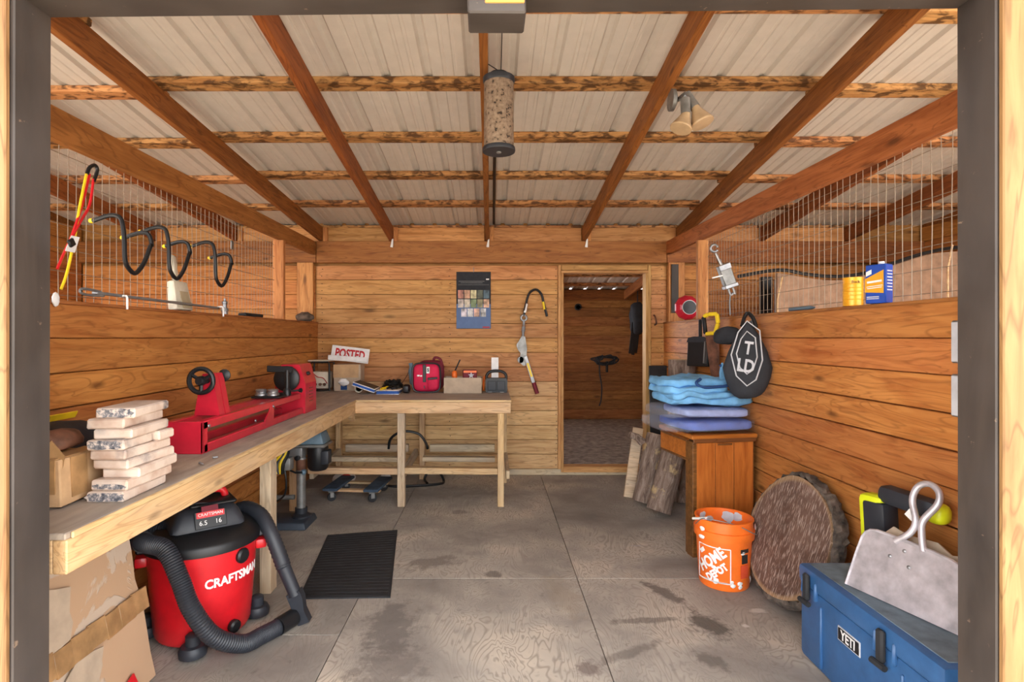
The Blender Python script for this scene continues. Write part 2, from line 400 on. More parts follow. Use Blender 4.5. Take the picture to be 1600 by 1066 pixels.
# ---- floor: plywood sheets
floor = struct('floor')
def sheet(x0, x1, y0, y1, mat='floor', z=0.0, t=.018, nm='plywood_sheet'):
    o = MB().box((0, 0, 0), (x1-x0-.004, y1-y0-.004, t), None, .0015).build(nm, mat, floor, T((x0+x1)/2, (y0+y1)/2, z-t/2), sm=0); return o
for x0, x1, ys in [(-1.85, -.705, (1.3, 2.52, 4.96, 5.456)), (-.705, .49, (1.3, 3.11, 5.456)), (.49, 1.85, (1.3, 3.11, 5.456)),
                   (-4.1, -1.85, (1.3, 3.4, 5.456)), (1.85, 4.3, (1.3, 3.4, 5.456))]:
    for a_, b_ in zip(ys, ys[1:]): sheet(x0, x1, a_, b_)
MB().box((0, 0, 0), (8.6, 7.6, .05)).build('subfloor', 'rafter', floor, T(.1, 5.1, -.045), sm=0)
# rubber stall floor of the room behind, in four mats
for x0, x1 in ((.3, 1.52), (1.52, 2.76)):
    for y0, y1 in ((5.57, 7.1), (7.1, 8.6)): sheet(x0, x1, y0, y1, 'dimfloor', .085, .08, 'stall_mat')
MB().box((0, 0, 0), (60, 40, .1)).build('yard', 'dirt', floor, T(0, -18.72, -.2), sm=0)

# ---- back wall
wb = struct('wall_back')
BH = .1457
def row(z, x0, x1, Y, mat, par, hh=BH, nm='board'):
    board(nm, par, (x0, Y+.011+random.uniform(-.0015, .0015), z), (x1, Y+.011, z), hh-.004, .02, mat, bev=.0025)
DX0, DX1, DZ0, DZ1 = .719, 1.54, .09, 2.0
for i in range(14):
    z = 2.1-BH*(i+.5)
    row(z, XL-.02, DX0-.055, YB, 'wall' if i < 8 else 'palewall', wb)
    row(z, DX1+.05, XR+.03, YB, 'wall' if i < 8 else 'palewall', wb)
    row(z, -4.1, XL-.024, YB, 'side', wb); row(z, XR+.034, 4.3, YB, 'side', wb)
# sheathing behind the boards, leaving the doorway open
m = MB()
m.box(((-4.2+DX0-.03)/2, YB+.075, 1.235), (4.2+DX0-.03, .07, 2.6)); m.box(((4.4+DX1+.03)/2, YB+.075, 1.235), (4.4-DX1-.03, .07, 2.6)); m.box(((DX0+DX1)/2, YB+.075, 2.285), (DX1-DX0+.06, .07, .5))
m.build('sheathing', 'dim', wb, sm=0)
board('sill_board', wb, (XL, YB-.008, .032), (DX1+.2, YB-.008, .032), .06, .025, 'greypine')
# header beam and the blocking between the rafter tails
board('beam', wb, (-1.74, YB-.03, 2.227), (1.74, YB-.03, 2.227), .214, .05, 'beam')
board('beam', wb, (-4.1, YB-.03, 2.227), (-1.745, YB-.03, 2.227), .214, .05, 'rafter'); board('beam', wb, (1.745, YB-.03, 2.227), (4.3, YB-.03, 2.227), .214, .05, 'rafter')
RAF = [(-3.45, -3.35), (-2.65, -2.55), (-1.90, -1.70), (-.975, -1.0), (-.036, -.045), (.90, .924), (1.775, 1.87), (2.65, 2.7), (3.5, 3.55)]
for (a_, x0), (b_, x1) in zip(RAF, RAF[1:]):
    board('blocking', wb, (x0+.025, YB, 2.405), (x1-.025, YB, 2.405), .14, .035, 'wall')
    board('top_plate', wb, (x0+.025, YB, 2.487), (x1-.025, YB, 2.487), .024, .05, 'purlin')
for _, x in RAF:
    board('cripple_block', wb, (x+.045, YB-.03, 2.335), (x+.045, YB-.03, 2.475), .045, .04, 'post', up=(1, 0, 0))
m = MB(); random.seed(8)
for i in range(14):
    for x in (-1.70, -.42, DX0-.07, DX1+.06, XR-.02):
        for dz in (-.035, .035): m.lathe([(0, -.0015), (.0045, -.001), (.005, 0)], T(x+random.uniform(-.006, .006), YB-.0005, 2.1-BH*(i+.5)+dz) @ rotm(R(-90)), 6)
m.build('nail_heads', 'ink', wb)['kind'] = 'stuff'
# doorway casing
dr = struct('door_1')
board('jamb', dr, (DX0-.012, YB+.03, .03), (DX0-.012, YB+.03, DZ1+.02), .12, .026, 'trim', up=(0, 1, 0))
board('jamb', dr, (DX1+.012, YB+.03, .03), (DX1+.012, YB+.03, DZ1+.02), .12, .026, 'trim', up=(0, 1, 0))
board('head_jamb', dr, (DX0-.025, YB+.03, DZ1+.033), (DX1+.025, YB+.03, DZ1+.033), .12, .026, 'trim', up=(0, 1, 0))
board('casing', dr, (DX0-.04, YB-.012, .06), (DX0-.04, YB-.012, 2.1), .03, .02, 'trim', up=(1, 0, 0))
board('casing', dr, (DX1+.04, YB-.012, .06), (DX1+.04, YB-.012, 2.1), .03, .02, 'trim', up=(1, 0, 0))
board('casing', dr, (DX0-.02, YB-.012, 2.075), (DX1+.02, YB-.012, 2.075), .05, .02, 'trim')
MB().tube([(DX1+.085, YB-.012, 1.60), (DX1+.09, YB-.04, 1.58), (DX1+.10, YB-.045, 1.52), (DX1+.085, YB-.03, 1.5)], .008, 8, 4).build('hook_latch', 'rust', dr)
board('threshold', dr, (DX0, YB+.025, .06), (DX1, YB+.025, .06), .058, .12, 'trim')

# ---- room behind the doorway
wi = struct('wall_inner')
YF = 8.6
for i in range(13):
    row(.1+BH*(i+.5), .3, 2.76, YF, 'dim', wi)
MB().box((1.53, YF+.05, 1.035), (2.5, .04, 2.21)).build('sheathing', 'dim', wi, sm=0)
board('beam', wi, (.3, YF-.03, 2.04), (2.76, YF-.03, 2.04), .16, .05, 'rafter')
for xs, sg in ((.28, 1), (2.78, -1)):
    for i in range(16):
        z = .1+BH*(i+.5)
        if sg > 0 and .95 < z < 1.85: continue          # unseen side opening, added to let daylight into the back room
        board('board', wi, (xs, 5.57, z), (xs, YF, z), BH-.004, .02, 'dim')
    for za, zb, zc in (((-.05, .95, .95), (1.85, zr(8.7)+.05, zr(5.5)+.05)) if sg > 0 else ((-.05, zr(8.7)+.05, zr(5.5)+.05),)):
      MB().prism([(5.5, za), (8.7, za), (8.7, zb), (5.5, zc)], .03, Matrix(((0, 0, 1, xs-sg*.03-.015), (1, 0, 0, 0), (0, 1, 0, 0), (0, 0, 0, 1)))).build('sheathing', 'dim', wi, sm=0)
for x in (.9, 2.1): board('rafter', wi, (x, 5.6, zr(5.6)-.07), (x, 8.6, zr(8.6)-.07), .14, .04, 'rafter')
for y in (6.2, 6.9, 7.6, 8.2): board('purlin', wi, (.3, y, zr(y)+.021), (2.76, y, zr(y)+.021), .089, .038, 'purlin', up=(0, 1, -S_))

# ---- side partitions: boards below, ledge, posts, top rail, welded wire
def partition(nm, xs, sg, seed):
    p = struct(nm); random.seed(seed); hb = .142; y0 = 1.345
    for i in range(11):
        z = ZL-.012-hb*(i+.5)
        if z < .05: continue
        tilt = random.uniform(-.003, .003)
        board('board', p, (xs-sg*.011, y0, z+tilt), (xs-sg*.011, YB, z-tilt), hb-(.009 if i in (3, 7) else .004), .02, 'side')
    MB().box((xs-sg*.05, (y0+YB)/2, .74), (.05, YB-y0, 1.46)).build('framing', 'rafter', p, sm=0)
    board('ledge', p, (xs-sg*.055, y0, ZL-.008), (xs-sg*.055, YB, ZL-.008), .118, .016, 'rail', up=(1, 0, 0))
    board('top_rail', p, (xs-sg*.03, y0, 2.235), (xs-sg*.03, YB-.06, 2.265), .13, .045, 'rail')
    board('post', p, (xs-sg*.045, 4.57, ZL), (xs-sg*.045, 4.57, 2.195), .09, .045, 'post', up=(1, 0, 0))
    board('post', p, (xs-sg*.11, YB-.045, ZL), (xs-sg*.11, YB-.045, 2.12), .16, .04, 'post', up=(1, 0, 0))
    board('post', p, (xs-sg*.07, 1.4, ZL), (xs-sg*.07, 1.4, 2.17), .09, .04, 'post', up=(1, 0, 0))
    m = MB(); xw = xs-sg*.075; y = y0+.02
    while y < 4.52:
        m.tube([(xw, y, ZL+.002), (xw+random.uniform(-.003, .003), y+random.uniform(-.004, .004), 1.9), (xw, y+random.uniform(-.004, .004), 2.19)], .0017, 5); y += .0508
    z = ZL+.03
    while z < 2.19:
        m.tube([(xw+.003, y0+.02, z), (xw+.003, 2.6, z+random.uniform(-.004, .004)), (xw+.003, 3.6, z+random.uniform(-.004, .004)), (xw+.003, 4.54, z)], .0016, 5); z += .0985
    m.build('wire_mesh', 'wire', p); return p
wl = partition('wall_left', XL, 1, 3); wr = partition('wall_right', XR, -1, 5)

board('dark_strip', wr, (XR+.085, YB-.08, 1.62), (XR+.085, YB-.08, 2.1), .07, .02, 'jamb', up=(1, 0, 0))
# ---- outer walls of the side bays
for nm, xo, sg in (('wall_outer_left', -4.12, 1), ('wall_outer_right', 4.32, -1)):
    p = struct(nm)
    for i in range(17): board('board', p, (xo, 1.35, .075+BH*i), (xo, YB, .075+BH*i), BH-.004, .02, 'side')
    MB().prism([(1.3, -.05), (5.6, -.05), (5.6, zr(5.6)+.05), (1.3, zr(1.3)+.05)], .04, Matrix(((0, 0, 1, xo-sg*.04-.02), (1, 0, 0, 0), (0, 1, 0, 0), (0, 0, 0, 1)))).build('sheathing', 'rafter', p, sm=0)

# ---- front wall with the opening: dark painted jambs and header, plywood outside
wf = struct('wall_front'); Y1, Y2 = 1.235, 1.34; OL, OR, OH = -1.088, 1.146, 2.165
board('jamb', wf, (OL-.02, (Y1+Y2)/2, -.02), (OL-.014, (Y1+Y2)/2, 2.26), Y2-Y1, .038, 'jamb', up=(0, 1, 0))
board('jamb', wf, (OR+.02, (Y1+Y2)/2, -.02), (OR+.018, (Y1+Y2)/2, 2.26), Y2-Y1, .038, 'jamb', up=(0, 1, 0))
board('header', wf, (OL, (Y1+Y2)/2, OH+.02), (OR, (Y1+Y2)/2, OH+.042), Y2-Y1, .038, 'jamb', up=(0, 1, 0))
for x0, x1, z0, z1 in ((-1.86, OL-.003, -.05, 2.93), (OR+.003, 1.86, -.05, 2.93), (OL-.003, OR+.003, 2.225, 2.93)):
    w_, h_ = x1-x0, z1-z0; nm = 'plywood_panel'
    if h_ > w_: board(nm, wf, ((x0+x1)/2, Y1-.008, z0), ((x0+x1)/2, Y1-.008, z1), w_, .014, 'ply', up=(1, 0, 0))
    else: board(nm, wf, (x0, Y1-.008, (z0+z1)/2), (x1, Y1-.008, (z0+z1)/2), h_, .014, 'ply')
    MB().box(((x0+x1)/2+(-.02 if x1 < 0 else .02 if x0 > 0 else 0), (Y1+Y2)/2, (z0+z1)/2), (w_-.08, Y2-Y1-.01, h_)).build('framing', 'rafter', wf, sm=0)
m = MB(); m.box((.012, Y2-.06, OH-.022), (.134, .09, .05), None, .004); m.wobble(.003, 30)
m.build('stop_block', 'jamb', wf, sm=0)
MB().box((.03, Y2-.108, OH-.012), (.09, .008, .03), rotm(.3), .002).build('chipped_edge', 'side', wf, sm=0)

# ---- roof: rafters, purlins, ribbed white steel sheets
ce = struct('ceiling')
for xf, xb in RAF:
    yf = -.8  # rafters run on out of view, carrying the overhang added for shade
    xa = xb+(xf-xb)*(YB-yf)/(YB-2.3); ye = YB-.004
    board('rafter', ce, (xa, yf, zr(yf)-.071), (xb, ye, zr(ye)-.071), .14, .04, 'rafter')
for i in range(6):
    Yp = 2.36+.61*i-.0; Yp = 2.97+.61*(i-1)
    if Yp > 5.3: continue
    tz = .019
    for x0, x1, dy in ((-4.1, -1.86, .085), (-1.90, 1.84, 0), (1.80, 4.3, .065)):
        y = Yp+.045+dy
        if y > 5.38: continue
        board('purlin', ce, (x0, y, zr(y)+tz), (x1, y, zr(y)+tz), .089, .038, 'purlin', up=(0, 1, -S_))
def panel(x0):
    cw = .9144; pit = .2286; prof = []
    for i in range(4):
        b = i*pit
        prof += [(b, 0), (b+.05, 0), (b+.056, .004), (b+.068, .004), (b+.074, 0), (b+.107, 0), (b+.113, .004), (b+.125, .004), (b+.131, 0), (b+.170, 0), (b+.184, .019), (b+.210, .019), (b+.2235, 0)]
    prof.append((cw, 0))
    poly = prof+[(x, z+.0012) for x, z in prof[::-1]]
    mw = frame((1, 0, 0), (0, -1, S_)); ya = -.85; yb = 8.75  # ya: overhang added out of view to shade the front wall
    L = (yb-ya)*math.sqrt(1+S_*S_)
    mw.translation = (x0, yb, zr(yb)+.0385)
    # local: x across, y up (normal of the roof), z towards the front
    MB().prism(poly, L).build('roof_panel', 'roof', ce, mw, sm=0)
x = -4.2
while x < 4.3: panel(x+.0); x += .9144
# white paint-dipped ties under the rafter tails and a black cable run beside the middle rafter
for x in (-.995, -.045, .93):
    MB().box((0, 0, 0), (.028, .012, .085), None, .003, (.45, .8)).build('rafter_tie', 'white', ce, T(x+.012, YB-.075, 2.312) @ rotm(0, .12, 0), sm=0)
m = MB(); pts = [(.022, y, zr(y)-.012+.004*math.sin(y*9)) for y in [3.72+.12*i for i in range(14)]]
m.tube(pts, .012, 7); m.build('black_cable', 'black', ce)

# ================================================================ WORKBENCH AND WHAT IS ON IT
BZ = .872
wbn = root('workbench', (-1.42, 3.0, 0), label='L-shaped plywood workbench with pine legs along the left and back walls', cat='workbench')
O_ = Vector((-1.42, 3.0, 0))
def wbd(nm, a, b, wd, t, mat, up=(0, 0, 1), bev=.003): return board(nm, wbn, Vector(a)-O_, Vector(b)-O_, wd, t, mat, up, bev)
FX = -1.10; FY = 4.40; EX = .16
wbd('worktop', ((XL+FX)/2+.002, 1.405, BZ-.009), ((XL+FX)/2+.002, YB-.002, BZ-.009), FX-XL-.006, .018, 'bench', up=(1, 0, 0))
wbd('worktop', (FX+.002, (FY+YB)/2, BZ-.009), (EX, (FY+YB)/2, BZ-.009), YB-FY-.004, .018, 'bench', up=(0, 1, 0))
wbd('edge_strip', (FX+.004, 1.42, BZ-.009), (FX+.004, FY, BZ-.009), .018, .008, 'pine'); wbd('edge_strip', (FX, FY-.003, BZ-.009), (EX, FY-.003, BZ-.009), .018, .008, 'pine')
wbd('apron', (FX-.02, 1.41, BZ-.064), (FX-.02, FY+.02, BZ-.064), .09, .038, 'pine'); wbd('apron', (FX-.03, FY+.02, BZ-.064), (EX-.004, FY+.02, BZ-.064), .09, .038, 'pine')
wbd('apron', (EX-.02, FY+.045, BZ-.064), (EX-.02, YB-.02, BZ-.064), .09, .038, 'greypine'); wbd('apron', (XL+.05, 1.43, BZ-.064), (FX-.04, 1.43, BZ-.064), .09, .038, 'pine')
MB().prism([(0, 0), (.11, 0), (.09, -.035), (.05, -.06), (0, -.075)], .03, Matrix(((0, 0, 1, 0), (-1, 0, 0, 0), (0, 1, 0, 0), (0, 0, 0, 1)))).build('corner_brace', 'pine', wbn, T(FX-.035-O_.x, FY-O_.y, BZ-.10))
def leg(x, y, z1=BZ-.11, wd=.085, t=.045, mat='pine', up=(0, 1, 0)): wbd('leg', (x, y, .001), (x, y, z1), wd, t, mat, up)
leg(-1.215, 2.96, mat='greypine', t=.06); leg(-1.66, 2.96); leg(-1.56, 4.33, up=(1, 0, 0)); wbd('wall_ledger', (XL+.022, 1.43, BZ-.064), (XL+.022, 5.3, BZ-.064), .09, .038, 'greypine')
leg(-.735, 4.445, mat='greypine', t=.06, wd=.06); leg(.075, 4.445, t=.05, wd=.06); leg(.128, 5.17, t=.03); leg(-.675, 5.3, wd=.06, t=.05); leg(-1.5, 5.35)
for x0, x1 in ((-1.5, -.765), (-.705, .05)):
    wbd('shelf_slat', (x0, 4.47, .29), (x1, 4.47, .283), .05, .075, 'pine'); wbd('shelf_slat', (x0+.1, 4.79, .312), (x1-.02, 4.79, .306), .04, .075, 'greypine'); wbd('shelf_slat', (x0+.12, 5.16, .33), (x1-.02, 5.16, .33), .07, .05, 'greypine')
wbd('shelf_bearer', (-.735, 4.5, .24), (-.735, 5.3, .26), .07, .035, 'greypine'); wbd('shelf_bearer', (.135, 4.5, .24), (.135, 5.15, .26), .07, .03, 'greypine')
wbd('shelf_bearer', (-1.49, 4.5, .24), (-1.49, 5.33, .26), .07, .035, 'greypine')

# ---- wood lathe
la = root('wood_lathe', (-1.335, 3.09, BZ+.001), label='red wood lathe with black handwheel lying along the left workbench', cat='lathe')
L0, L1, W_ = -.735, .74, .17
m = MB(); m.box((0, L0+.004, .07), (W_, .008, .14), None, .002)
for s in (-1, 1): m.box((s*(W_/2-.004), L0+.02, .07), (.008, .04, .13))
m.build('end_plate', 'redpaint', la)
for s in (-1, 1):
    m = MB(); m.box((s*(W_/2-.02), (L0+L1)/2-.13, .122), (.04, L1-L0-.27, .036), None, .004); m.build('bed_rail', 'redpaint', la)
    m = MB(); m.box((s*(W_/2-.015), (L0+L1)/2, .02), (.03, L1-L0-.02, .04), None, .004); m.build('base_rail', 'redpaint', la)
m = MB(); m.prism([(-.06, 0), (.06, 0), (.06, .11), (.025, .11), (-.0, .07), (-.05, .035), (-.06, .03)], .006, Matrix(((0, 0, 1, 0), (1, 0, 0, 0), (0, 1, 0, 0), (0, 0, 0, 1))))
m.build('bed_bracket', 'redpaint', la, T(W_/2-.004, -.03, .02)); 
for (x, y, z) in ((W_/2+.003, .02, .112), (.03, -.08, .045), (W_/2+.001, L0+.05, .115)):
    MB().lathe([(.0, .006), (.007, .004), (.009, 0)], T(x, y, z) @ rotm(0, R(90), 0), 10).build('bolt', 'steel', la)
# tailstock: two leaning red plates with quill and handwheel
ts = MB()
for dy, th in ((-.028, .05), (.028, .045)):
    ts.prism([(-.06, 0), (.06, 0), (.045, .085), (.03, .165), (.02, .195), (-.02, .195), (-.03, .165), (-.045, .085)], th, Matrix(((1, 0, 0, 0), (0, 0, 1, dy-th/2), (0, 1, 0, 0), (0, 0, 0, 1))))
tso = ts.build('tailstock', 'redpaint', la, T(0, -.485, .14))
m = MB(); m.tube([(0, -.07, .165), (0, .075, .165)], .016, 12); m.build('quill', 'black', tso)
hw = MB(); n = 28
hw.tube([(.056*math.cos(2*PI*i/n), 0, .056*math.sin(2*PI*i/n)) for i in range(n)], .011, 8, closed=True)
for k in range(3):
    a = 2*PI*k/3+.5; hw.tube([(0, 0, 0), (.05*math.cos(a), 0, .05*math.sin(a))], .009, 6)
hw.lathe([(.022, -.012), (.022, .014), (.016, .022)], rotm(R(90)), 14)
hw.build('handwheel', 'black', tso, T(-.01, -.085, .165))
m = MB(); m.lathe([(.012, 0), (.03, .01), (.03, .016), (.012, .03)], rotm(R(-90)), 14); m.build('lock_knob', 'black', tso, T(.02, .06, .18))
# tool rest
tr = MB(); tr.tube([(0, 0, .145), (0, 0, .30)], .014, 12); tr.box((-.045, 0, .305), (.16, .018, .04), rotm(0, .05, 0), .004); tr.lathe([(.024, .14), (.024, .17), (.017, .185)], None, 14)
tr.build('tool_rest', 'black', la, T(.05, .33, 0))
m = MB(); m.box((-.01, .2, .148), (.17, .12, .012), None, .003); m.box((.0, .31, .148), (.08, .16, .012), None, .003); m.build('rest_base', 'black', la)
m = MB(); m.tube([(.05, .36, .165), (.11, .38, .168)], .006, 8); m.lathe([(0, 0), (.012, .004), (.015, .02), (.0, .028)], T(.105, .377, .168) @ rotm(0, R(90), 0), 10); m.build('clamp_lever', 'black', la)
for x in (-.045, .025):
    MB().lathe([(.028, .155), (.036, .158), (.036, .168), (.03, .174), (.03, .186), (.033, .19), (.028, .196), (0, .197)], T(x, .17, 0), 18).build('steel_disc', 'steel', la)
# headstock and faceplate
m = MB(); m.prism([(-.10, 0), (.10, 0), (.10, .2), (.06, .325), (-.06, .325), (-.10, .2)], .22, Matrix(((1, 0, 0, 0), (0, 0, 1, .52), (0, 1, 0, 0), (0, 0, 0, 1))))
hs = m.build('headstock', 'redpaint', la, sm=0)
MB().lathe([(.0, -.0), (.08, 0), (.083, -.006), (.083, -.026), (.075, -.032), (.02, -.034), (0, -.034)], T(-.005, .487, .235) @ rotm(R(-90)), 30).build('faceplate', 'black', la)
m = MB(); m.tube([(-.005, .487, .235), (-.005, .53, .235)], .02, 12); m.build('spindle', 'steel', la)
for i in range(5): MB().box((0, 0, 0), (.003, .07, .006)).build('vent_slot', 'cabdark', hs, T(.101, .63, .075+.022*i))
MB().lathe([(0, .02), (.012, .018), (.014, 0)], T(.085, .6, .26) @ rotm(0, R(70), 0), 12).build('speed_knob', 'black', hs)

# ---- stack of firebricks at the near end of the bench
random.seed(21); hB = .0318
lab = ['bottom brick of the pale stack, blackened end face', 'second brick from the bottom of the pale stack, sooty lower edge', 'third brick from the bottom of the pale stack, set back', 'fourth brick from the bottom of the pale stack',
       'fifth brick from the bottom of the pale stack', 'sixth brick from the bottom of the pale stack, grey speckled end', 'seventh brick of the pale stack, third from the top', 'second brick from the top of the pale stack, pushed left', 'top brick of the pale stack with speckled end face']
offs = [(-.012, -.012, .02), (-.004, .004, -.03), (.006, .03, .05), (-.002, .012, -.06), (-.006, .0, -.03), (-.012, -.01, .03), (-.004, .0, .09), (-.024, .0, .07), (-.008, .012, .12)]
for i, (dx, dy, a) in enumerate(offs):
    ln = .228 if i != 5 else .15
    o = MB().box((0, 0, 0), (.114, ln, hB-.0004), None, .005).wobble(.0025, 25, i).build('firebrick', 'brick', None, T(-1.175+dx, 1.79+dy-(.039 if i == 5 else 0), BZ+.0015+hB*(i+.5)) @ rotm(0, 0, a), sm=30)
    if i in (0, 1, 5, 8): MB().prism([((.05 if i else .055)*(1+.12*math.sin(k*2.3+i))*math.copysign(abs(math.cos(2*PI*k/18))**.5, math.cos(2*PI*k/18)), (.008 if i == 1 else .0128)*(1+.14*math.sin(k*3.1+i))*math.copysign(abs(math.sin(2*PI*k/18))**.5, math.sin(2*PI*k/18))) for k in range(18)], .003, T(0, -ln/2+.0016, -.004 if i == 1 else 0) @ rotm(R(90))).build('sooty_face', 'soot', o)
    tag(o, lab[i], 'brick', 'stack of pale firebricks on the workbench')
o = MB().box((0, 0, 0), (.114, .085, hB-.0004), None, .005).wobble(.0025, 25, 40).build('firebrick', 'brick', None, T(-1.17, 1.868, BZ+.0015+hB*5.5) @ rotm(0, 0, -.02), sm=30)
tag(o, 'half brick behind the grey speckled one in the pale stack', 'brick', 'stack of pale firebricks on the workbench')

# ---- taped carton and clutter beside the bricks
cb = root('cardboard_carton', (-1.364, 1.69, BZ+.006), R(3), 'small brown carton with peeling packing tape beside the pale bricks', 'box')
MB().box((0, 0, .07), (.19, .2, .138), None, .004, (.94, .96)).wobble(.004, 12).build('carton_body', 'kraft', cb)
m = MB(); m.box((.055, -.0, .142), (.05, .195, .004), rotm(0, .03, 0)); m.box((.0945, -.02, .08), (.003, .07, .12), rotm(0, -.04, 0)); m.box((.055, -.1005, .09), (.05, .003, .1)); m.build('tape', 'tape', cb)
m = MB(); m.prism([(0, 0), (.07, -.01), (.075, .03), (.05, .055), (.035, .075), (.015, .05), (-.01, .03)], .004, rotm(R(80), 0, .2)); m.wobble(.006, 30); m.build('peeling_flap', 'tape', cb, T(.02, -.095, .12)); o = MB().ell((0, 0, .03), (.06, .075, .03), n=16, pw=.8).wobble(.012, 22, 6).build('leather_glove', 'rust', None, T(-1.375, 1.715, BZ+.154)); tag(o, 'crumpled brown leather glove on top of the small taped carton', 'glove')
t = root('rope_coil', (-1.43, 1.93, BZ+.001), label='coil of brown and black cord in front of the dark bag on the bench', cat='cord')
for k in range(5):
    MB().tube([((.055-.004*k)*math.cos(2*PI*i/16), (.05-.003*k)*math.sin(2*PI*i/16), .012+.018*k+.006*math.sin(i)) for i in range(16)], .008, 6, closed=True).build('cord_turn', 'rust' if k % 2 else 'black', t)
o = MB().ell((0, 0, .09), (.105, .14, .09), n=16, pw=.6).wobble(.014, 8, 3).build('cloth_bag', 'charcoal', None, T(-1.61, 2.02, BZ+.008)); tag(o, 'slumped dark grey cloth bag behind the brown carton', 'bag')
o = MB().bar((0, -.55, 0), (0, .22, 0), .028, .006, bev=.001).build('yellow_straightedge', 'yellow', None, T(-1.695, 2.0, BZ+.195) @ rotm(.0, R(28), 0)); tag(o, 'yellow straightedge leaning on the left wall above the dark bag', 'ruler')
o = MB().bar((0, -.5, 0), (0, .15, 0), .03, .005, bev=.001).build('purple_batten', plain('purple_paint', (96, 66, 96), .6), None, T(-1.722, 1.95, BZ+.215) @ rotm(.0, R(12), 0)); tag(o, 'thin purple strip behind the yellow straightedge', 'strip')
o = MB().box((0, 0, .012), (.16, .5, .024), None, .003).build('grey_board', 'bluegrey', None, T(-1.56, 2.55, BZ+.001)); tag(o, 'flat blue grey board between lathe and left wall', 'board')
o = MB().box((0, 0, .03), (.05, .06, .06), None, .006, (.5, .6)).build('white_wedge', 'white', None, T(-1.47, 2.62, BZ+.026)); tag(o, 'small white wedge beside the red lathe tailstock', 'wedge')
o = MB().lathe([(0, 0), (.005, .001), (.0035, .003), (.0035, .03), (0, .034)], T(0, 0, .0055) @ rotm(R(90), 0, .9), 8).build('loose_screw', 'steel', None, T(-1.165, 2.17, BZ+.001)); tag(o, 'loose steel screw on the bench below the lathe', 'screw')
o = MB().lathe([(0, 0), (.006, .001), (.004, .003), (.004, .02), (0, .024)], T(0, 0, .0065) @ rotm(R(90), 0, 2.2), 8).build('loose_screw', 'steel', None, T(-1.16, 2.26, BZ+.001)); tag(o, 'shorter loose screw on the bench, nearer the lathe bed', 'screw')

# ---- back part of the bench
t = root('electrical_box', (-1.62, 5.16, BZ+.001), label='beige electrical chassis in a black frame behind the red lathe', cat='electronics')
MB().box((.0, .05, .1), (.17, .12, .16), None, .012).build('chassis', 'cream', t)
m = MB(); m.tube([(-.1, -.03, 0), (-.1, -.03, .25), (-.07, -.03, .27), (.08, -.03, .27), (.09, -.03, .24), (.09, -.03, .0)], .009, 8); m.tube([(-.1, .12, 0), (-.1, .12, .26), (.09, .12, .26), (.09, .12, 0)], .009, 8); m.build('frame', 'black', t)
for x in (-.045, .0, .04): MB().lathe([(.014, 0), (.014, .012), (0, .014)], T(x, -.012, .06) @ rotm(R(90)), 12).build('socket', 'rust', t)
MB().tube([(-.06, -.02, .16), (-.02, -.025, .13), (.03, -.02, .12), (.07, -.03, .07)], .004, 6, 4).build('red_lead', 'redink', t)
MB().tube([(-.08, -.06, .01), (-.02, -.08, .008), (.06, -.07, .01), (.09, -.05, .012)], .008, 6, 4).build('black_lead', 'black', t)
MB().box((-.01, .04, .285), (.2, .17, .012), None, .003).build('top_plate', 'cream', t)
cbx = root('cardboard_carton', (-1.365, 5.2, BZ+.001), R(3), 'brown carton under the white sign at the back of the bench', 'box')
MB().box((0, .03, .125), (.25, .2, .25), None, .003).build('carton_body', 'greycard', cbx); MB().box((-.01, -.075, .187), (.235, .004, .123), rotm(-.03)).build('carton_flap', 'kraft', cbx)
MB().box((-.03, -.072, .035), (.06, .002, .05)).build('printed_mark', 'navy', cbx)
MB().ell((-.03, -.085, .085), (.05, .02, .035), n=12).wobble(.012, 30).build('crumpled_tissue', 'white', cbx)
sg = root('posted_sign', (-1.355, 5.17, BZ+.275), label='white sign with half hidden red lettering lying on the back carton', cat='sign', ry=R(7))
MB().box((0, .012, .07), (.36, .004, .14), rotm(-.1), .002).build('panel', 'white', sg); MB().box((-.01, -.03, .03), (.37, .006, .045), rotm(0, R(-3), 0), .002).build('front_lip', 'white', sg)
MB().box((-.01, -.015, .008), (.35, .05, .006), rotm(0, R(-4), 0), .002).build('fold', 'white', sg)
text('lettering', 'POSTED', .115, 'redink', sg, T(0, .0055, .068) @ rotm(R(90)-.1), bold=.004, sx=.68)
tc_ = root('tool_case', (-1.03, 4.93, BZ+.001), label='open blue hand tool case with white rims beside the red bag', cat='tool case')
lid = MB().box((0, 0, 0), (.2, .22, .03), None, .004).build('lid', 'blue', tc_, T(-.105, 0, .062) @ rotm(0, R(19), 0)); m = MB(); m.box((0, 0, -.014), (.208, .228, .007), None, .002); m.box((0, 0, .013), (.208, .228, .007), None, .002); m.build('rim', 'white', lid); MB().box((0, 0, .017), (.19, .21, .004)).build('foam', 'black', lid)
tr_ = MB().box((0, 0, .016), (.2, .22, .03), None, .007).build('tray', 'blue', tc_, T(.11, -.02, 0)); m = MB(); m.box((0, 0, .034), (.206, .226, .006), None, .002); m.box((0, 0, .003), (.206, .226, .005), None, .002); m.build('rim', 'white', tr_)
for i, (x, y, c_) in enumerate([(-.06, -.05, 'yellow'), (-.02, .03, 'black'), (.03, -.02, 'dgrey'), (.06, .05, 'black'), (-.05, .07, 'yellow')]):
    MB().tube([(x, y-.03, .045), (x+.01, y, .05), (x+.02, y+.04, .045)], .01, 8).build('hand_tool', c_, tr_)
o = MB().lathe([(.027, 0), (.036, 0), (.036, .02), (.027, .02), (.027, 0)], rotm(R(90)), 24).build('tape_roll', 'cream', None, T(-1.21, 4.97, BZ+.038)); tag(o, 'pale tape roll standing in front of the blue case', 'tape')
t = root('cable_coil', (-.95, 5.25, BZ+.004), label='heap of black cable behind the open blue case', cat='cable')
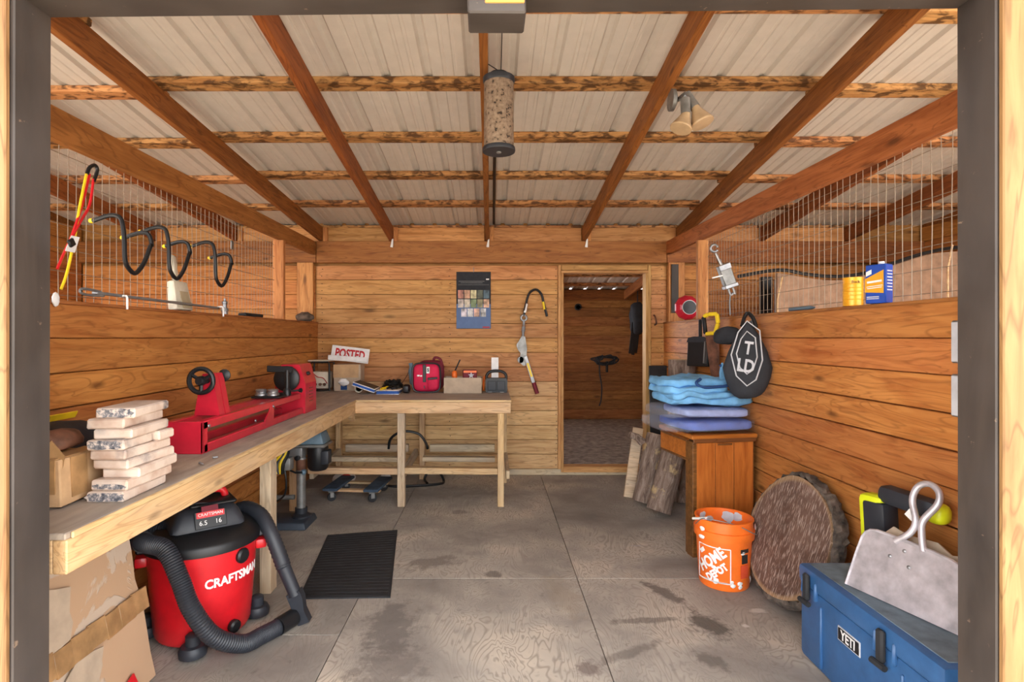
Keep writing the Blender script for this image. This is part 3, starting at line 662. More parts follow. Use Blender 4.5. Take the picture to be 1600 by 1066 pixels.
for k in range(4): MB().tube([((.1-.012*k)*math.cos(2*PI*i/18+k), (.07-.006*k)*math.sin(2*PI*i/18+k), .014+.022*k+.01*math.sin(3*i+k)) for i in range(18)], .011, 6, closed=True).build('cable_turn', 'black', t)
MB().tube([(.08, 0, .05), (.13, .02, .13), (.17, .0, .2), (.22, -.0, .21)], .004, 6, 5).build('thin_lead', 'rust', t)
o = MB().ell((0, 0, .04), (.035, .06, .04), n=12, pw=.7).build('cable_plug', 'black', None, T(-.77, 4.93, BZ+.002)); tag(o, 'small black connector left of the red bag', 'connector')
# red tool bag
bg_ = root('red_bag', (-.592, 5.0, BZ+.01), label='red and black zipped tool bag on the back workbench', cat='bag')
MB().ell((0, 0, .13), (.125, .075, .13), n=22, pw=.45).build('body', 'rednylon', bg_)
MB().ell((.03, .07, .145), (.125, .06, .14), n=20, pw=.5).build('back_panel', 'darkred', bg_)
m = MB(); m.tube([(.128*math.copysign(abs(math.cos(a))**.45, math.cos(a)), -.06, .13+.132*math.copysign(abs(math.sin(a))**.45, math.sin(a))) for a in [2*PI*i/40 for i in range(40)]], .008, 6, closed=True); m.build('piping', 'black', bg_)
MB().box((-.015, -.079, .17), (.03, .008, .16), None, .003).build('strap', 'black', bg_); MB().ell((.06, -.075, .08), (.05, .022, .06), n=14, pw=.6).build('pocket', 'rednylon', bg_); MB().box((.06, -.095, .125), (.09, .01, .02), rotm(0, -.1, 0), .004).build('pocket_flap', 'black', bg_)
MB().box((.018, -.083, .2), (.03, .003, .06), None, .004).build('white_badge', 'white', bg_); text('badge_mark', 'S', .04, 'dgrey', bg_, T(.018, -.0855, .2) @ rotm(R(90)), bold=.002)
m = MB(); m.box((-.07, -.079, .15), (.022, .003, .014)); m.box((-.045, -.079, .147), (.018, .003, .012)); m.build('small_print', 'white', bg_)
MB().tube([(.05, .05, .27), (.07, .04, .31), (.12, .04, .29), (.14, .05, .22)], .012, 8, 5).build('handle', 'darkred', bg_)
MB().tube([(-.015, -.084, .06), (-.015, -.084, .035)], .005, 6).build('zip_pull', 'steel', bg_)
o = MB().lathe([(.028, 0), (.032, .01), (.032, .13), (.018, .16), (.018, .18), (.02, .18), (.02, .2), (0, .2)], None, 16).build('water_bottle', 'bluegrey', None, T(-.73, 5.08, BZ+.12) @ rotm(0, -.12, 0)); tag(o, 'grey bottle tucked behind the top left of the red bag', 'bottle')
o.location.z = BZ+.068
# open carton with tools
oc = root('open_carton', (-.26, 5.02, BZ+.001), label='low open grey cardboard carton full of small tools', cat='box')
m = MB()
for c_, s_ in (((0, -.11, .07), (.34, .005, .14)), ((0, .11, .07), (.34, .005, .14)), ((-.168, 0, .07), (.005, .22, .14)), ((.168, 0, .07), (.005, .22, .14)), ((0, 0, .003), (.34, .22, .005))): m.box(c_, s_)
m.build('carton_body', 'greycard', oc); MB().box((.172, -.02, .085), (.004, .17, .11), rotm(0, .18, 0)).build('side_flap', 'kraft', oc)
sc_ = root('screwdriver', (-.34, 5.0, BZ+.01), label='orange handled screwdriver sticking out of the low carton', cat='screwdriver'); MB().lathe([(.0, .11), (.02, .115), (.026, .14), (.024, .175), (.012, .19), (0, .19)], None, 14).build('handle', 'orange', sc_); MB().tube([(0, 0, .18), (.05, .01, .29)], .006, 8).build('shaft', 'black', sc_)
MB().tube([(0, 0, .0), (0, 0, .12)], .006, 6).build('tip', 'steel', sc_)
o = root('bit_box', (-.2, 5.02, BZ+.007), R(6), 'dark red box with a pale star in the low carton', 'box'); MB().box((0, 0, .1), (.13, .06, .2), None, .006).build('body', 'darkred', o)
st = [((.03 if i % 2 == 0 else .013)*math.sin(PI*i/5), (.03 if i % 2 == 0 else .013)*math.cos(PI*i/5)) for i in range(10)]; MB().prism(st, .002, T(.01, -.031, .15) @ rotm(R(90))).build('star', 'print', o)
MB().box((0, -.031, .185), (.12, .002, .02)).build('orange_band', 'orange', o)
o = MB().tube([(0, -.05, .06), (.0, -.02, .17), (.02, 0, .185), (.035, .0, .15), (.03, .05, .06)], .008, 8, 5).build('orange_lead', 'orange', None, T(-.073, 5.12, BZ-.05)); tag(o, 'orange cord looped over the end of the low carton', 'cord')
# jump starter with a paper tag
js = root('battery_charger', (.045, 5.03, BZ+.001), label='black rounded battery pack with handle at the right bench end', cat='battery pack')
m = MB(); m.prism([(-.095, 0), (.095, 0), (.1, .03), (.1, .11), (.09, .13), (-.09, .13), (-.1, .11), (-.1, .03)], .1, Matrix(((1, 0, 0, 0), (0, 0, 1, -.05), (0, 1, 0, 0), (0, 0, 0, 1)))); m.build('body', 'black', js, sm=30)
MB().tube([(-.085, 0, .1), (-.09, 0, .15), (-.06, 0, .185), (0, 0, .195), (.06, 0, .185), (.09, 0, .15), (.085, 0, .1)], .014, 10, 5).build('handle', 'black', js)
for x in (-.042, .042): MB().box((x, -.052, .062), (.075, .008, .085), None, .003).build('front_panel', 'dgrey', js)
for x in (-.06, .05): MB().box((x, -.03, .004), (.04, .06, .01), None, .003).build('foot', 'grey', js)
o = MB().box((0, 0, .1), (.066, .002, .2), rotm(.04)).build('paper_slip', 'white', None, T(.032, 5.095, BZ+.1)); tag(o, 'white paper slip standing up behind the black battery pack', 'paper'); o.location.z = BZ+.118

# ---- on the back wall: picture calendar and cable winch
cal = root('wall_calendar', ((740-CX)/155.8, YB-.004, 1.75), label='dark calendar poster with small pictures on the back wall', cat='calendar')
MB().box((0, 0, 0), (.345, .004, .57), None, .001).build('sheet', 'charcoal', cal); MB().box((0, -.003, -.16), (.343, .002, .245)).build('blue_panel', plain('calendar_blue', (72, 100, 146), .5), cal)
random.seed(4)
cols = [(176, 118, 100), (196, 150, 120), (222, 196, 150), (92, 96, 76), (70, 92, 104), (200, 186, 176), (206, 190, 170), (112, 130, 92), (128, 122, 88), (206, 160, 130), (198, 190, 196), (214, 208, 204), (200, 160, 140), (226, 224, 226)]
pm = [plain('calendar_picture_%d' % i, c_, .5, var=.35) for i, c_ in enumerate(cols)]
for i in range(14):
    r_, c_ = (i//5, i % 5) if i < 10 else (2, i-10)
    x = -.128+.064*c_ if r_ < 2 else -.096+.064*c_
    MB().box((x, -.0042, .06-.092*r_), (.056, .002, .083)).build('picture', pm[i], cal)
[MB().box(c_, s_).build('fine_print', 'grey', cal) for c_, s_ in (((-.02, -.003, .19), (.26, .002, .004)), ((-.02, -.003, .175), (.22, .002, .003)), ((0, -.003, .155), (.31, .002, .002)))]; MB().box((.14, -.003, .21), (.03, .002, .012)).build('white_mark', 'white', cal); MB().box((.125, -.0045, -.27), (.07, .002, .012)).build('red_mark', 'redink', cal)
MB().tube([(0, -.003, .28), (0, .0, .33)], .003, 6).build('hanging_nail', 'steel', cal)
def comealong_wall():
    c = root('cable_puller', ((818-CX)/155.8, YB-.04, 1.0), label='steel lever cable puller hanging beside the back doorway', cat='winch')
    P = lambda x, y: Vector(((x-818)/155.8, 0, H-(y-CY)/155.8-1.0))
    MB().tube([P(818, 494), P(821, 478), P(826, 460), P(836, 453), P(845, 460), P(849, 475), P(854, 495)], .012, 8, 5).build('cable_loop', 'black', c)
    MB().tube([P(819.5, 489), P(822.5, 475)], .014, 8).build('cable_sleeve', 'white', c); MB().tube([P(848, 472), P(850.5, 484)], .0135, 8).build('yellow_band', 'yellow', c)
    rg = MB(); q = P(818, 497); rg.tube([q+Vector((.028*math.cos(2*PI*i/14), 0, .028*math.sin(2*PI*i/14))) for i in range(14)], .011, 8, closed=True); rg.tube([P(818, 501), P(818, 509)], .014, 8); rg.tube([P(818, 510), P(817, 518)], .018, 8); rg.tube([P(817, 517), P(817, 530)], .013, 8); rg.build('hook', 'steel', c)
    m = MB()
    for dy in (-.02, .014): m.prism([(p.x, p.z) for p in (P(815, 525), P(820, 526), P(823, 545), P(822, 556), P(826, 566), P(818, 572), P(811, 566), P(813, 552), P(808, 545), P(809, 535))], .006, Matrix(((1, 0, 0, 0), (0, 0, 1, dy), (0, 1, 0, 0), (0, 0, 0, 1))))
    m.build('side_plates', 'galv', c, sm=0)
    q = P(814, 540); MB().lathe([(.045, -.016), (.045, -.012), (.03, -.01), (.03, .01), (.045, .012), (.045, .016)], T(q.x, 0, q.z) @ rotm(R(90)), 18).build('ratchet_wheel', 'steel', c)
    q = P(813, 562); MB().lathe([(.032, -.02), (.032, .02)], T(q.x, 0, q.z) @ rotm(R(90)), 14).build('drum', 'grey', c)
    MB().bar(P(820, 556)+Vector((0, -.03, 0)), P(834, 601)+Vector((0, -.03, 0)), .036, .016, (1, 0, 0), .003).build('lever', 'steel', c); MB().bar(P(823.5, 567)+Vector((0, -.04, 0)), P(830, 588)+Vector((0, -.04, 0)), .022, .004, (1, 0, 0)).build('yellow_label', 'yellow', c)
    MB().tube([P(833, 597)+Vector((0, -.03, 0)), P(838.5, 614)+Vector((0, -.03, 0))], .021, 10).build('grip', 'darkred', c)
comealong_wall()

# ---- under the bench: drill press, dolly, cords, bag
dp = root('drill_press', (-1.41, 4.03, 0), label='blue grey bench drill press standing under the workbench', cat='drill press')
MB().box((-.14, -.03, .028), (.46, .27, .05), None, .01, (.93, .9)).build('base', plain('dark_blue_iron', (52, 62, 74), .5), dp)
MB().lathe([(.07, .05), (.07, .065), (.045, .08), (.045, .12)], None, 18).build('column_foot', 'dgrey', dp); MB().tube([(0, 0, .08), (0, 0, .50)], .033, 16).build('column', 'galv', dp); MB().tube([(0, 0, .40), (0, 0, .49)], .036, 16).build('rusty_collar', 'rust', dp)
for z in (.395, .49): MB().tube([(0, 0, z-.012), (0, 0, z)], .039, 16).build('ring', 'galv', dp)
cl_ = MB().box((0, 0, .21), (.1, .09, .075), None, .012).build('table_clamp', 'galv', dp); MB().tube([(-.05, 0, .195), (-.3, 0, .19)], .018, 10).build('table_arm', 'galv', dp)
MB().lathe([(.03, -.02), (.036, 0), (.03, .02)], T(-.09, -.03, .21) @ rotm(R(90)), 12).build('clamp_boss', 'galv', cl_)
MB().tube([(.03, -.05, .2), (.05, -.08, .15), (.08, -.09, .1)], .007, 8).build('crank', 'black', cl_); MB().ell((.085, -.092, .085), (.02, .02, .022)).build('crank_knob', 'bluegrey', cl_)
MB().box((-.03, 0, .535), (.12, .12, .09), None, .015).build('head_casting', 'grey', dp); MB().box((-.03, 0, .588), (.47, .2, .022), None, .008).build('belt_guard_base', 'galv', dp)
MB().box((-.03, 0, .645), (.46, .19, .095), None, .02, (.86, .8)).build('belt_guard', 'bluegrey', dp)
MB().lathe([(.06, .40), (.075, .42), (.075, .56), (.07, .58)], T(.125, .0, 0), 20).build('motor', 'black', dp); MB().box((.19, -.02, .5), (.06, .09, .1), None, .01).build('switch_box', 'dgrey', dp)
MB().box((-.2, 0, .535), (.2, .12, .08), None, .01).build('quill_housing', 'grey', dp); MB().lathe([(.012, .36), (.022, .38), (.026, .44), (.026, .5)], T(-.2, 0, 0), 14).build('chuck', 'steel', dp)
MB().lathe([(.0, 0), (.018, .003), (.018, .03), (0, .035)], T(0, -.06, .5) @ rotm(R(90)), 12).build('lock_knob', 'black', dp)
dp.children[-1].matrix_basis = T(-.02, -.05, .505) @ rotm(R(90))
o = MB().tube([(-1.60, 3.93, .49), (-1.54, 3.86, .52), (-1.47, 3.84, .47), (-1.45, 3.84, .36), (-1.47, 3.86, .26), (-1.55, 3.9, .2), (-1.62, 3.93, .19)], .007, 7, 6).build('power_cord', 'black', dp, T(1.41, -4.03, 0))
t = root('plug_bundle', (-1.44, 3.66, .51), label='bundle of yellow and grey plugs hung under the left bench', cat='cord')
for i, c_ in enumerate(('yellow', 'dgrey', 'yellow', 'black')): MB().tube([(.0, .02*i, .19), (.03+.01*i, .01*i, .1), (.02*i-.02, .0, .02), (.01*i, 0, -.05)], .012, 8, 4).build('plug_lead', c_, t)
dy_ = root('furniture_dolly', (-1.155, 4.73, 0), R(-5), 'wooden furniture dolly with dark blue carpeted ends under the bench', 'dolly')
for x in (-.175, .175): MB().box((x, 0, .107), (.13, .44, .024), None, .006).build('carpeted_end', 'carpet', dy_)
for y in (-.13, .12): MB().box((0, y, .085), (.46, .05, .019), None, .002).build('slat', 'pine', dy_)
for x in (-.175, .175):
    for y in (-.17, .17):
        cs = MB().box((x, y, .084), (.045, .045, .02), None, .003).build('caster_fork', 'galv', dy_); MB().lathe([(.0, -.012), (.033, -.012), (.037, -.006), (.037, .006), (.033, .012), (0, .012)], T(x, y, .0375) @ rotm(R(90), 0, .6), 18).build('wheel', 'rubber', cs); m = MB()
        for s in (-.017, .017): m.box((x-.56*s, y+s*.82, .06), (.03, .003, .05), rotm(0, 0, .6))
        m.build('fork_plates', 'galv', cs)
o = MB().ell((0, 0, .05), (.1, .07, .05), n=16, pw=.7).wobble(.02, 12, 5).build('snack_bag', 'white', None, T(-1.38, 5.1, .005)); tag(o, 'crumpled white and red bag on the floor behind the dolly', 'bag')
MB().ell((.03, -.05, .08), (.05, .03, .025), n=12).build('red_print', 'red', o)
o = MB().tube([(-.95, 5.02, .35), (-.93, 5.0, .44), (-.86, 4.98, .5), (-.77, 4.97, .52), (-.66, 4.98, .49), (-.60, 5.0, .40), (-.59, 5.02, .35)], .012, 8, 6).build('black_hose', 'black'); tag(o, 'black hose arching above the low shelf slats', 'hose')
o = MB().tube([(-1.05, 5.05, .014), (-.9, 4.98, .014), (-.7, 5.0, .014), (-.5, 5.06, .014), (-.45, 5.13, .02), (-.5, 5.17, .1), (-.58, 5.15, .13), (-.63, 5.12, .05), (-.6, 5.08, .014)], .012, 8, 6).build('black_hose', 'black'); tag(o, 'black hose lying on the floor behind the middle bench leg', 'hose')
o = MB().ell((0, 0, .05), (.05, .05, .05), n=14).build('white_jug', 'white', None, T(-1.0, 5.14, .001)); tag(o, 'white rounded jug on the floor behind the dolly', 'jug'); MB().tube([(0, 0, .095), (0, 0, .12)], .02, 10).build('cap', 'yellow', o)

# ================================================================ FLOOR, LEFT SIDE
vc = root('shop_vacuum', (-1.355, 2.56, 0), label='red and black wet and dry shop vacuum under the left workbench', cat='vacuum')
MB().lathe([(.0, .03), (.195, .03), (.203, .045), (.222, .27), (.232, .425), (.0, .425)], None, 40).build('drum', 'red', vc)
MB().lathe([(.232, .424), (.246, .428), (.248, .462), (.24, .474), (.215, .492), (.19, .51), (0, .512)], None, 40).build('lid', 'black', vc)
hd = MB().box((0.0, 0, .555), (.33, .3, .1), rotm(0, 0, R(38)), .03, (.72, .72)).build('motor_head', 'dgrey', vc)
MB().box((.02, .02, .61), (.2, .18, .02), rotm(0, 0, R(38)), .008).build('head_cap', 'black', hd)
RV = rotm(0, 0, R(40))
MB().tube([RV @ Vector(p) for p in ((-.09, .0, .605), (-.085, 0, .635), (-.05, 0, .652), (.05, 0, .658), (.085, 0, .645), (.095, 0, .61))], .017, 10, 4).build('handle', 'red', vc)
MB().tube([RV @ Vector((.11*math.cos(2*PI*i/20), .075*math.sin(2*PI*i/20), .618+.004*math.sin(5*i))) for i in range(20)], .005, 6, closed=True).build('cord_wrap', 'black', vc)
sl = RV @ T(.0, -.137, .56) @ rotm(R(-22))
lb = MB().box((0, 0, 0), (.13, .004, .075), None, .002).build('label_plate', 'black', hd, sl); MB().box((0, -.003, .022), (.115, .002, .026)).build('red_band', 'red', lb)
text('label_print', 'CRAFTSMAN', .018, 'white', lb, T(0, -.0045, .022) @ rotm(R(90)), ext=.0003); text('label_print', '6.5', .028, 'white', lb, T(-.032, -.0035, -.014) @ rotm(R(90)), ext=.0003); text('label_print', '16', .028, 'white', lb, T(.03, -.0035, -.014) @ rotm(R(90)), ext=.0003)
MB().box((0, 0, .045), (.07, .003, .03), None, .001).build('small_badge', 'darkred', lb)
text('drum_lettering', 'CRAFTSMAN', .054, 'white', vc, T(0, 0, .30) @ rotm(0, 0, R(64)), bold=.0018, bend=.2275, sx=.9)
def drumpt(a, r, z): return Vector((r*math.sin(a), -r*math.cos(a), z))
for a in (R(-62), R(118)):   # side latches and handles
    p = drumpt(a, .245, .43); mm = T(*p) @ rotm(0, 0, a)
    MB().box((0, 0, .015), (.115, .045, .05), None, .008, (.85, .8)).build('latch', 'dgrey', vc, mm); MB().box((0, .0, -.045), (.13, .05, .045), None, .01).build('carry_handle', 'red', vc, mm)
for a in (R(18), R(122), R(-160), R(-75)):
    p = drumpt(a, .235, 0); c_ = MB().lathe([(.0, .015), (.055, .016), (.058, .04), (.048, .058), (.03, .062), (.03, .1), (.02, .108), (0, .108)], T(p.x, p.y, 0), 18).build('caster_housing', 'dgrey', vc); MB().lathe([(.0, -.012), (.018, -.012), (.02, 0), (.018, .012), (0, .012)], T(p.x, p.y, .0205) @ rotm(0, R(90), a), 12).build('caster_wheel', 'black', c_)
p = drumpt(R(62), .21, .075); MB().lathe([(.028, 0), (.028, .018), (.02, .026), (0, .026)], T(*p) @ rotm(R(90), 0, R(62)), 14).build('drain_cap', 'black', vc)
p = drumpt(R(70), .228, .385); MB().lathe([(.034, 0), (.034, .012), (.026, .02), (0, .02)], T(*p) @ rotm(R(90), 0, R(70)), 16).build('blower_port', 'black', vc)
V0 = Vector((-1.355, 2.56, 0))
hp = [V - V0 for V in (Vector((-1.49, 2.50, .50)), Vector((-1.58, 2.46, .505)), Vector((-1.545, 2.36, .505)), Vector((-1.45, 2.29, .51)), Vector((-1.36, 2.27, .49)), Vector((-1.29, 2.25, .38)), Vector((-1.235, 2.24, .26)), Vector((-1.16, 2.27, .13)), Vector((-1.08, 2.36, .05)), Vector((-1.03, 2.44, .042)), Vector((-.985, 2.51, .042)))]
MB().tube(hp, .036, 14, 26, radii=lambda i, n: .036+(.0022 if i % 2 else -.0012)).build('hose', 'dgrey', vc)
MB().tube([hp[-1], hp[-1]+Vector((.022, .05, 0)), hp[-1]+Vector((.04, .09, 0))], .04, 14).build('hose_cuff', 'black', vc); MB().tube([hp[2], hp[2]+(hp[3]-hp[2])*.7], .043, 14).build('hose_cuff', 'black', vc)
hq = [Vector(q)-V0 for q in ((-1.33, 2.74, .49), (-1.24, 2.74, .52), (-1.14, 2.68, .505), (-1.075, 2.63, .45), (-1.03, 2.61, .37), (-.995, 2.605, .28))]
MB().tube(hq, .034, 14, 10, radii=lambda i, n: .034+(.002 if i % 2 else -.001)).build('upper_hose', 'dgrey', vc)
a_ = hq[-1]; b_ = Vector((-.89, 2.62, .012))-V0; d_ = (b_-a_)
MB().tube([a_-d_*.1, a_+d_*.45, a_+d_*.5], .03, 14, radii=[.032, .03, .034]).build('wand', 'dgrey', vc)
m = MB(); mw = frame(d_, (0, -1, 0)); mw.translation = a_+d_*.45; L_ = d_.length*.55
m.prism([(0, -.034), (L_*.4, -.034), (L_, -.036), (L_, .02), (L_*.6, .018), (L_*.25, .034), (0, .034)], .044, mw @ T(0, 0, -.022)); m.build('crevice_nozzle', 'dgrey', vc, sm=30)

bx = root('cardboard_box', (-1.40, 1.80, 0.0), 0, 'large battered cardboard box with brown tape leaning under the bench', 'box')
sh = Matrix(((1, 0, -.2, 0), (0, 1, 0, 0), (0, 0, 1, 0), (0, 0, 0, 1)))   # the carton sags to the wall
m = MB(); m.box((-.08, 0, .298), (.24, .82, .59), None, .004)
bmesh.ops.subdivide_edges(m.b, edges=m.b.edges[:], cuts=5, use_grid_fill=True); bmesh.ops.transform(m.b, matrix=sh, verts=m.b.verts[:])
for v in m.b.verts: 
    k_ = min(1, v.co.z*3); v.co += Vector(noise.noise_vector(v.co*7))*.014*k_; v.co.z -= .05*max(0, -v.co.y-.1)*(v.co.z/.6)
m.build('carton_body', 'worncard', bx, T(0, 0, .003), sm=25)
m = MB()
for i in range(11):
    y = -.39+.078*i; z = .315+.004*math.sin(i*2.1)
    m.box((.048-.2*z+.0, y, z), (.008, .082, .085), rotm(0, R(-11), .06*math.sin(i*1.7)), .001)
m.build('tape_strip', 'tape', bx)
for y0, z0, w_, h_ in ((-.05, .45, .26, .2), (.05, .2, .24, .13), (-.27, .5, .14, .07)):
    random.seed(int(w_*100)); pl = [((w_/2)*(1+.25*random.uniform(-1, 1))*math.cos(2*PI*i/14), (h_/2)*(1+.3*random.uniform(-1, 1))*math.sin(2*PI*i/14)) for i in range(14)]
    MB().prism(pl, .004, T(.046-.2*z0, y0, z0) @ rotm(0, R(-11), 0) @ rotm(R(90), 0, R(90)) @ rotm(0, 0, R(28))).build('torn_patch', 'greycard', bx)
MB().box((.046, .26, .05), (.006, .05, .09), rotm(.3, R(-11), 0)).build('red_tape', 'red', bx)
m = MB()
for i, (y, z) in enumerate([(-.3, .26), (-.26, .25), (-.23, .262), (-.2, .25), (-.17, .26)]): m.box((.054-.2*z, y, z), (.003, .02, .006), rotm(.5*math.sin(i*3), 0, 0)); m.box((.054-.2*z, y+.008, z+.008), (.003, .006, .024), rotm(.4*math.cos(i*2), 0, 0))
m.build('inked_writing', 'ink', bx)

mp_ = [fl(467, 937), fl(610, 935), fl(621, 830), fl(512, 838)]
cx_ = sum(p[0] for p in mp_)/4; cy_ = sum(p[1] for p in mp_)/4
o = MB().prism([(p[0]-cx_, p[1]-cy_) for p in mp_], .008).build('rubber_mat', 'rubber', None, T(cx_, cy_, .001)); tag(o, 'black ribbed rubber mat lying flat on the plywood floor', 'mat')
m = MB()
for i in range(24):
    t_ = (i+.5)/24; a = Vector((*mp_[0], 0)).lerp(Vector((*mp_[3], 0)), t_); b = Vector((*mp_[1], 0)).lerp(Vector((*mp_[2], 0)), t_); m.bar(a.lerp(b, .03)-Vector((cx_, cy_, -.0085)), a.lerp(b, .97)-Vector((cx_, cy_, -.0085)), .0025, .012)
m.build('rib', 'rubber', o)

# ================================================================ FLOOR, RIGHT SIDE
bk = root('paint_bucket', (1.308, 3.065, 0), label='orange plastic bucket splashed with paint in front of the wooden cabinet', cat='bucket')
MB().lathe([(.0, .002), (.128, .002), (.132, .012), (.146, .27), (.158, .272), (.160, .315), (.152, .318), (.150, .365), (.155, .367), (.155, .374), (.144, .374), (.140, .3), (.128, .02), (0, .018)], None, 40).build('shell', 'orange', bk)
MB().lathe([(0, .02), (.126, .02), (.1285, .045), (0, .045)], None, 24).build('dried_paint', 'white', bk)
MB().tube([(-.158, 0, .33), (-.15, -.06, .375), (-.12, -.09, .385), (.0, -.135, .37), (.09, -.15, .33), (.13, -.12, .31)], .0025, 6, 6).build('bail_wire', 'galv', bk); MB().tube([(-.166, .02, .352), (-.13, -.085, .388)], .007, 8).build('bail_grip', 'white', bk)
for a, z, s in ((2.6, .325, .05), (2.2, .34, .035), (-2.6, .33, .04), (3.3, .31, .03)): MB().ell((0, 0, 0), (s, .004, s*.7), n=12).wobble(.006, 40, int(a*10)).build('dried_splash', 'print', bk, T(*drumpt(a, .1405, z)) @ rotm(0, 0, a))
random.seed(9)
for i in range(16):
    a = random.uniform(-1.3, 1.4); z = random.choice([random.uniform(.02, .07), random.uniform(.28, .36), random.uniform(.02, .3)]); rr = (.133+.05*z if z < .27 else .1605); s = random.uniform(.008, .024)
    MB().ell((0, 0, 0), (s, .0025, s*random.uniform(.5, 1.1)), n=10).wobble(.004, 50, i).build('paint_splash', 'white', bk, T(*drumpt(a, rr, z)) @ rotm(0, 0, a))
lg = R(-46); mwL = rotm(0, 0, lg)
def bent(poly, mat, nm, r, th=.0015):
    b = bmesh.new(); 
    k = len(poly); inn = [b.verts.new((r*math.sin(x/r), -r*math.cos(x/r), z)) for x, z in poly]; out = [b.verts.new(((r+th)*math.sin(x/r), -(r+th)*math.cos(x/r), z)) for x, z in poly]
    b.faces.new(out); b.faces.new(inn[::-1])
    for i in range(k): b.faces.new((inn[i], inn[(i+1) % k], out[(i+1) % k], out[i]))
    q = MB(); q.b.free(); q.b = b; return q.build(nm, mat, bk, mwL, sm=0)
def strip(x0, z0, x1, z1, wd, mat='white', nm='logo_frame'):
    d = Vector((x1-x0, z1-z0)); n_ = Vector((-d.y, d.x)).normalized()*wd/2; k = 8
    A = [(x0+d.x*i/k+n_.x, z0+d.y*i/k+n_.y) for i in range(k+1)]; B = [(x0+d.x*i/k-n_.x, z0+d.y*i/k-n_.y) for i in range(k, -1, -1)]; bent(A+B, mat, nm, .1440)
q_ = .092
for a, b in (((-q_, .05), (q_, .05)), ((q_, .05), (q_, .235)), ((q_, .235), (-q_, .235)), ((-q_, .235), (-q_, .05))): strip(*a, *b, .005)
def diag(s, size, cx, cz, nm):
    """stencil lettering running up at 45 degrees, wrapped on the bucket wall"""
    o = text(nm, s, size, 'white', bk, mwL, bold=.003, ext=.0005, sx=.8); ca, sa = math.cos(R(40)), math.sin(R(40))
    for v in o.data.vertices:
        x = v.co.x*ca-v.co.y*sa+cx; z = v.co.x*sa+v.co.y*ca+cz; r = .1452+v.co.z; v.co = Vector((r*math.sin(x/.145), -r*math.cos(x/.145), z))
diag('THE', .024, -.066, .2, 'logo_lettering'); diag('HOME', .08, -.01, .162, 'logo_lettering'); diag('DEPOT', .052, .022, .103, 'logo_lettering')
def bstamp(x0, x1, z0, z1, mat, nm):
    k = 6; A = [(x0+(x1-x0)*i/k, z1) for i in range(k+1)]; B = [(x1-(x1-x0)*i/k, z0) for i in range(k+1)]; bent(A+B, mat, nm, .1452)
bstamp(.148, .203, .215, .235, 'ink', 'printed_warning'); bstamp(.155, .196, .158, .205, 'ink', 'printed_warning'); bstamp(.148, .2, .08, .15, plain('faded_red_print', (206, 74, 40), .6), 'faded_print')

# ---- big log slice leaning on the right wall
cx3 = Vector((1.528, 2.80, .352)); nrm = Vector((-.94, -.12, .33)).normalized()
ls = root('log_slice', cx3, label='large round log slice with bark rim leaning on the right wall', cat='log slice')
mS = frame(nrm.cross(Vector((0, 0, 1))).cross(nrm), nrm)     # local z = face normal, x = up the face
mS = frame((Vector((0, 0, 1))-nrm*nrm.z), nrm); Rr = .318
pl = []
for i in range(48):
    a = 2*PI*i/48; pl.append((Rr*(1+.035*math.sin(2*a+.6)+.015*math.sin(5*a))*math.cos(a), Rr*(1+.035*math.sin(2*a+.6)+.015*math.sin(5*a))*math.sin(a)))
MB().prism([(x*.95, y*.95) for x, y in pl], .075, mS @ T(0, 0, -.06)).build('sawn_disc', 'slice', ls, sm=30)
D.objects[ls.children[-1].name].data.transform(mS.inverted()); ls.children[-1].matrix_basis = mS
random.seed(2); m = MB()
n_ = 96
def rp(i): x, y = pl[(i//2) % 48]; x2, y2 = pl[(i//2+1) % 48]; f = (i % 2)/2; return Vector((x+(x2-x)*f, y+(y2-y)*f, 0))
rows = []
for j, (z, k_) in enumerate(((.008, .955), (.006, 1.0), (-.015, 1.03), (-.035, 1.04), (-.055, 1.02), (-.06, .95))): rows.append([m.b.verts.new(Vector((*(rp(i)*k_*(1+random.uniform(-.028, .028))).xy, z+random.uniform(-.003, .003)))) for i in range(n_)])
for A, B in zip(rows, rows[1:]):
    for i in range(n_): m.b.faces.new((A[i], A[(i+1) % n_], B[(i+1) % n_], B[i]))
m.build('bark_rim', 'darkbark', ls, mS, sm=0)

# ---- blue cooler
co = root('cooler', (1.535, 2.0, 0), label='scuffed blue hard cooler with black latches near the front right post', cat='cooler')
MB().box((0, 0, .16), (.375, .76, .315), None, .02).build('body', 'coolerblue', co)
bmL = MB(); bmL.box((0, 0, .355), (.385, .775, .082), None, .018); bmL.build('lid', 'coolerblue', co); MB().box((.01, 0, .3975), (.335, .72, .004), None, .002).build('lid_top', 'coolerlid', co)
m = MB(); m.box((-.19, .22, .15), (.012, .012, .25), None, .004); m.box((-.19, -.22, .15), (.012, .012, .25), None, .004); m.build('moulded_rib', 'coolerblue', co)
for y in (.3, -.14):
    la_ = MB().box((-.205, y, .325), (.02, .035, .11), None, .007).build('latch', 'rubber', co); MB().tube([(-.212, y-.03, .262), (-.216, y+.03, .262)], .011, 8).build('latch_pull', 'rubber', la_)
    for s in (-1, 1): MB().box((-.191, y+s*.045, .32), (.02, .018, .075), None, .006, (.7, .7)).build('latch_guard', 'coolerblue', co)
pl_ = MB().box((-.1895, .05, .235), (.006, .12, .048), None, .002).build('name_plate', 'black', co); MB().box((-.188, .05, .235), (.006, .128, .056), None, .002).build('plate_rim', 'print', co)
text('lettering', 'YETI', .05, 'white', pl_, T(-.193, .05, .235) @ rotm(R(90), 0, R(-90)), bold=.001, sx=.85)
MB().tube([(-.1, .385, .29), (-.1, .42, .22), (.1, .42, .22), (.1, .385, .29)], .01, 8).build('rope_handle', 'black', co)
MB().tube([(-.1, -.385, .29), (-.1, -.42, .22), (.1, -.42, .22), (.1, -.385, .29)], .01, 8).build('rope_handle', 'black', co)

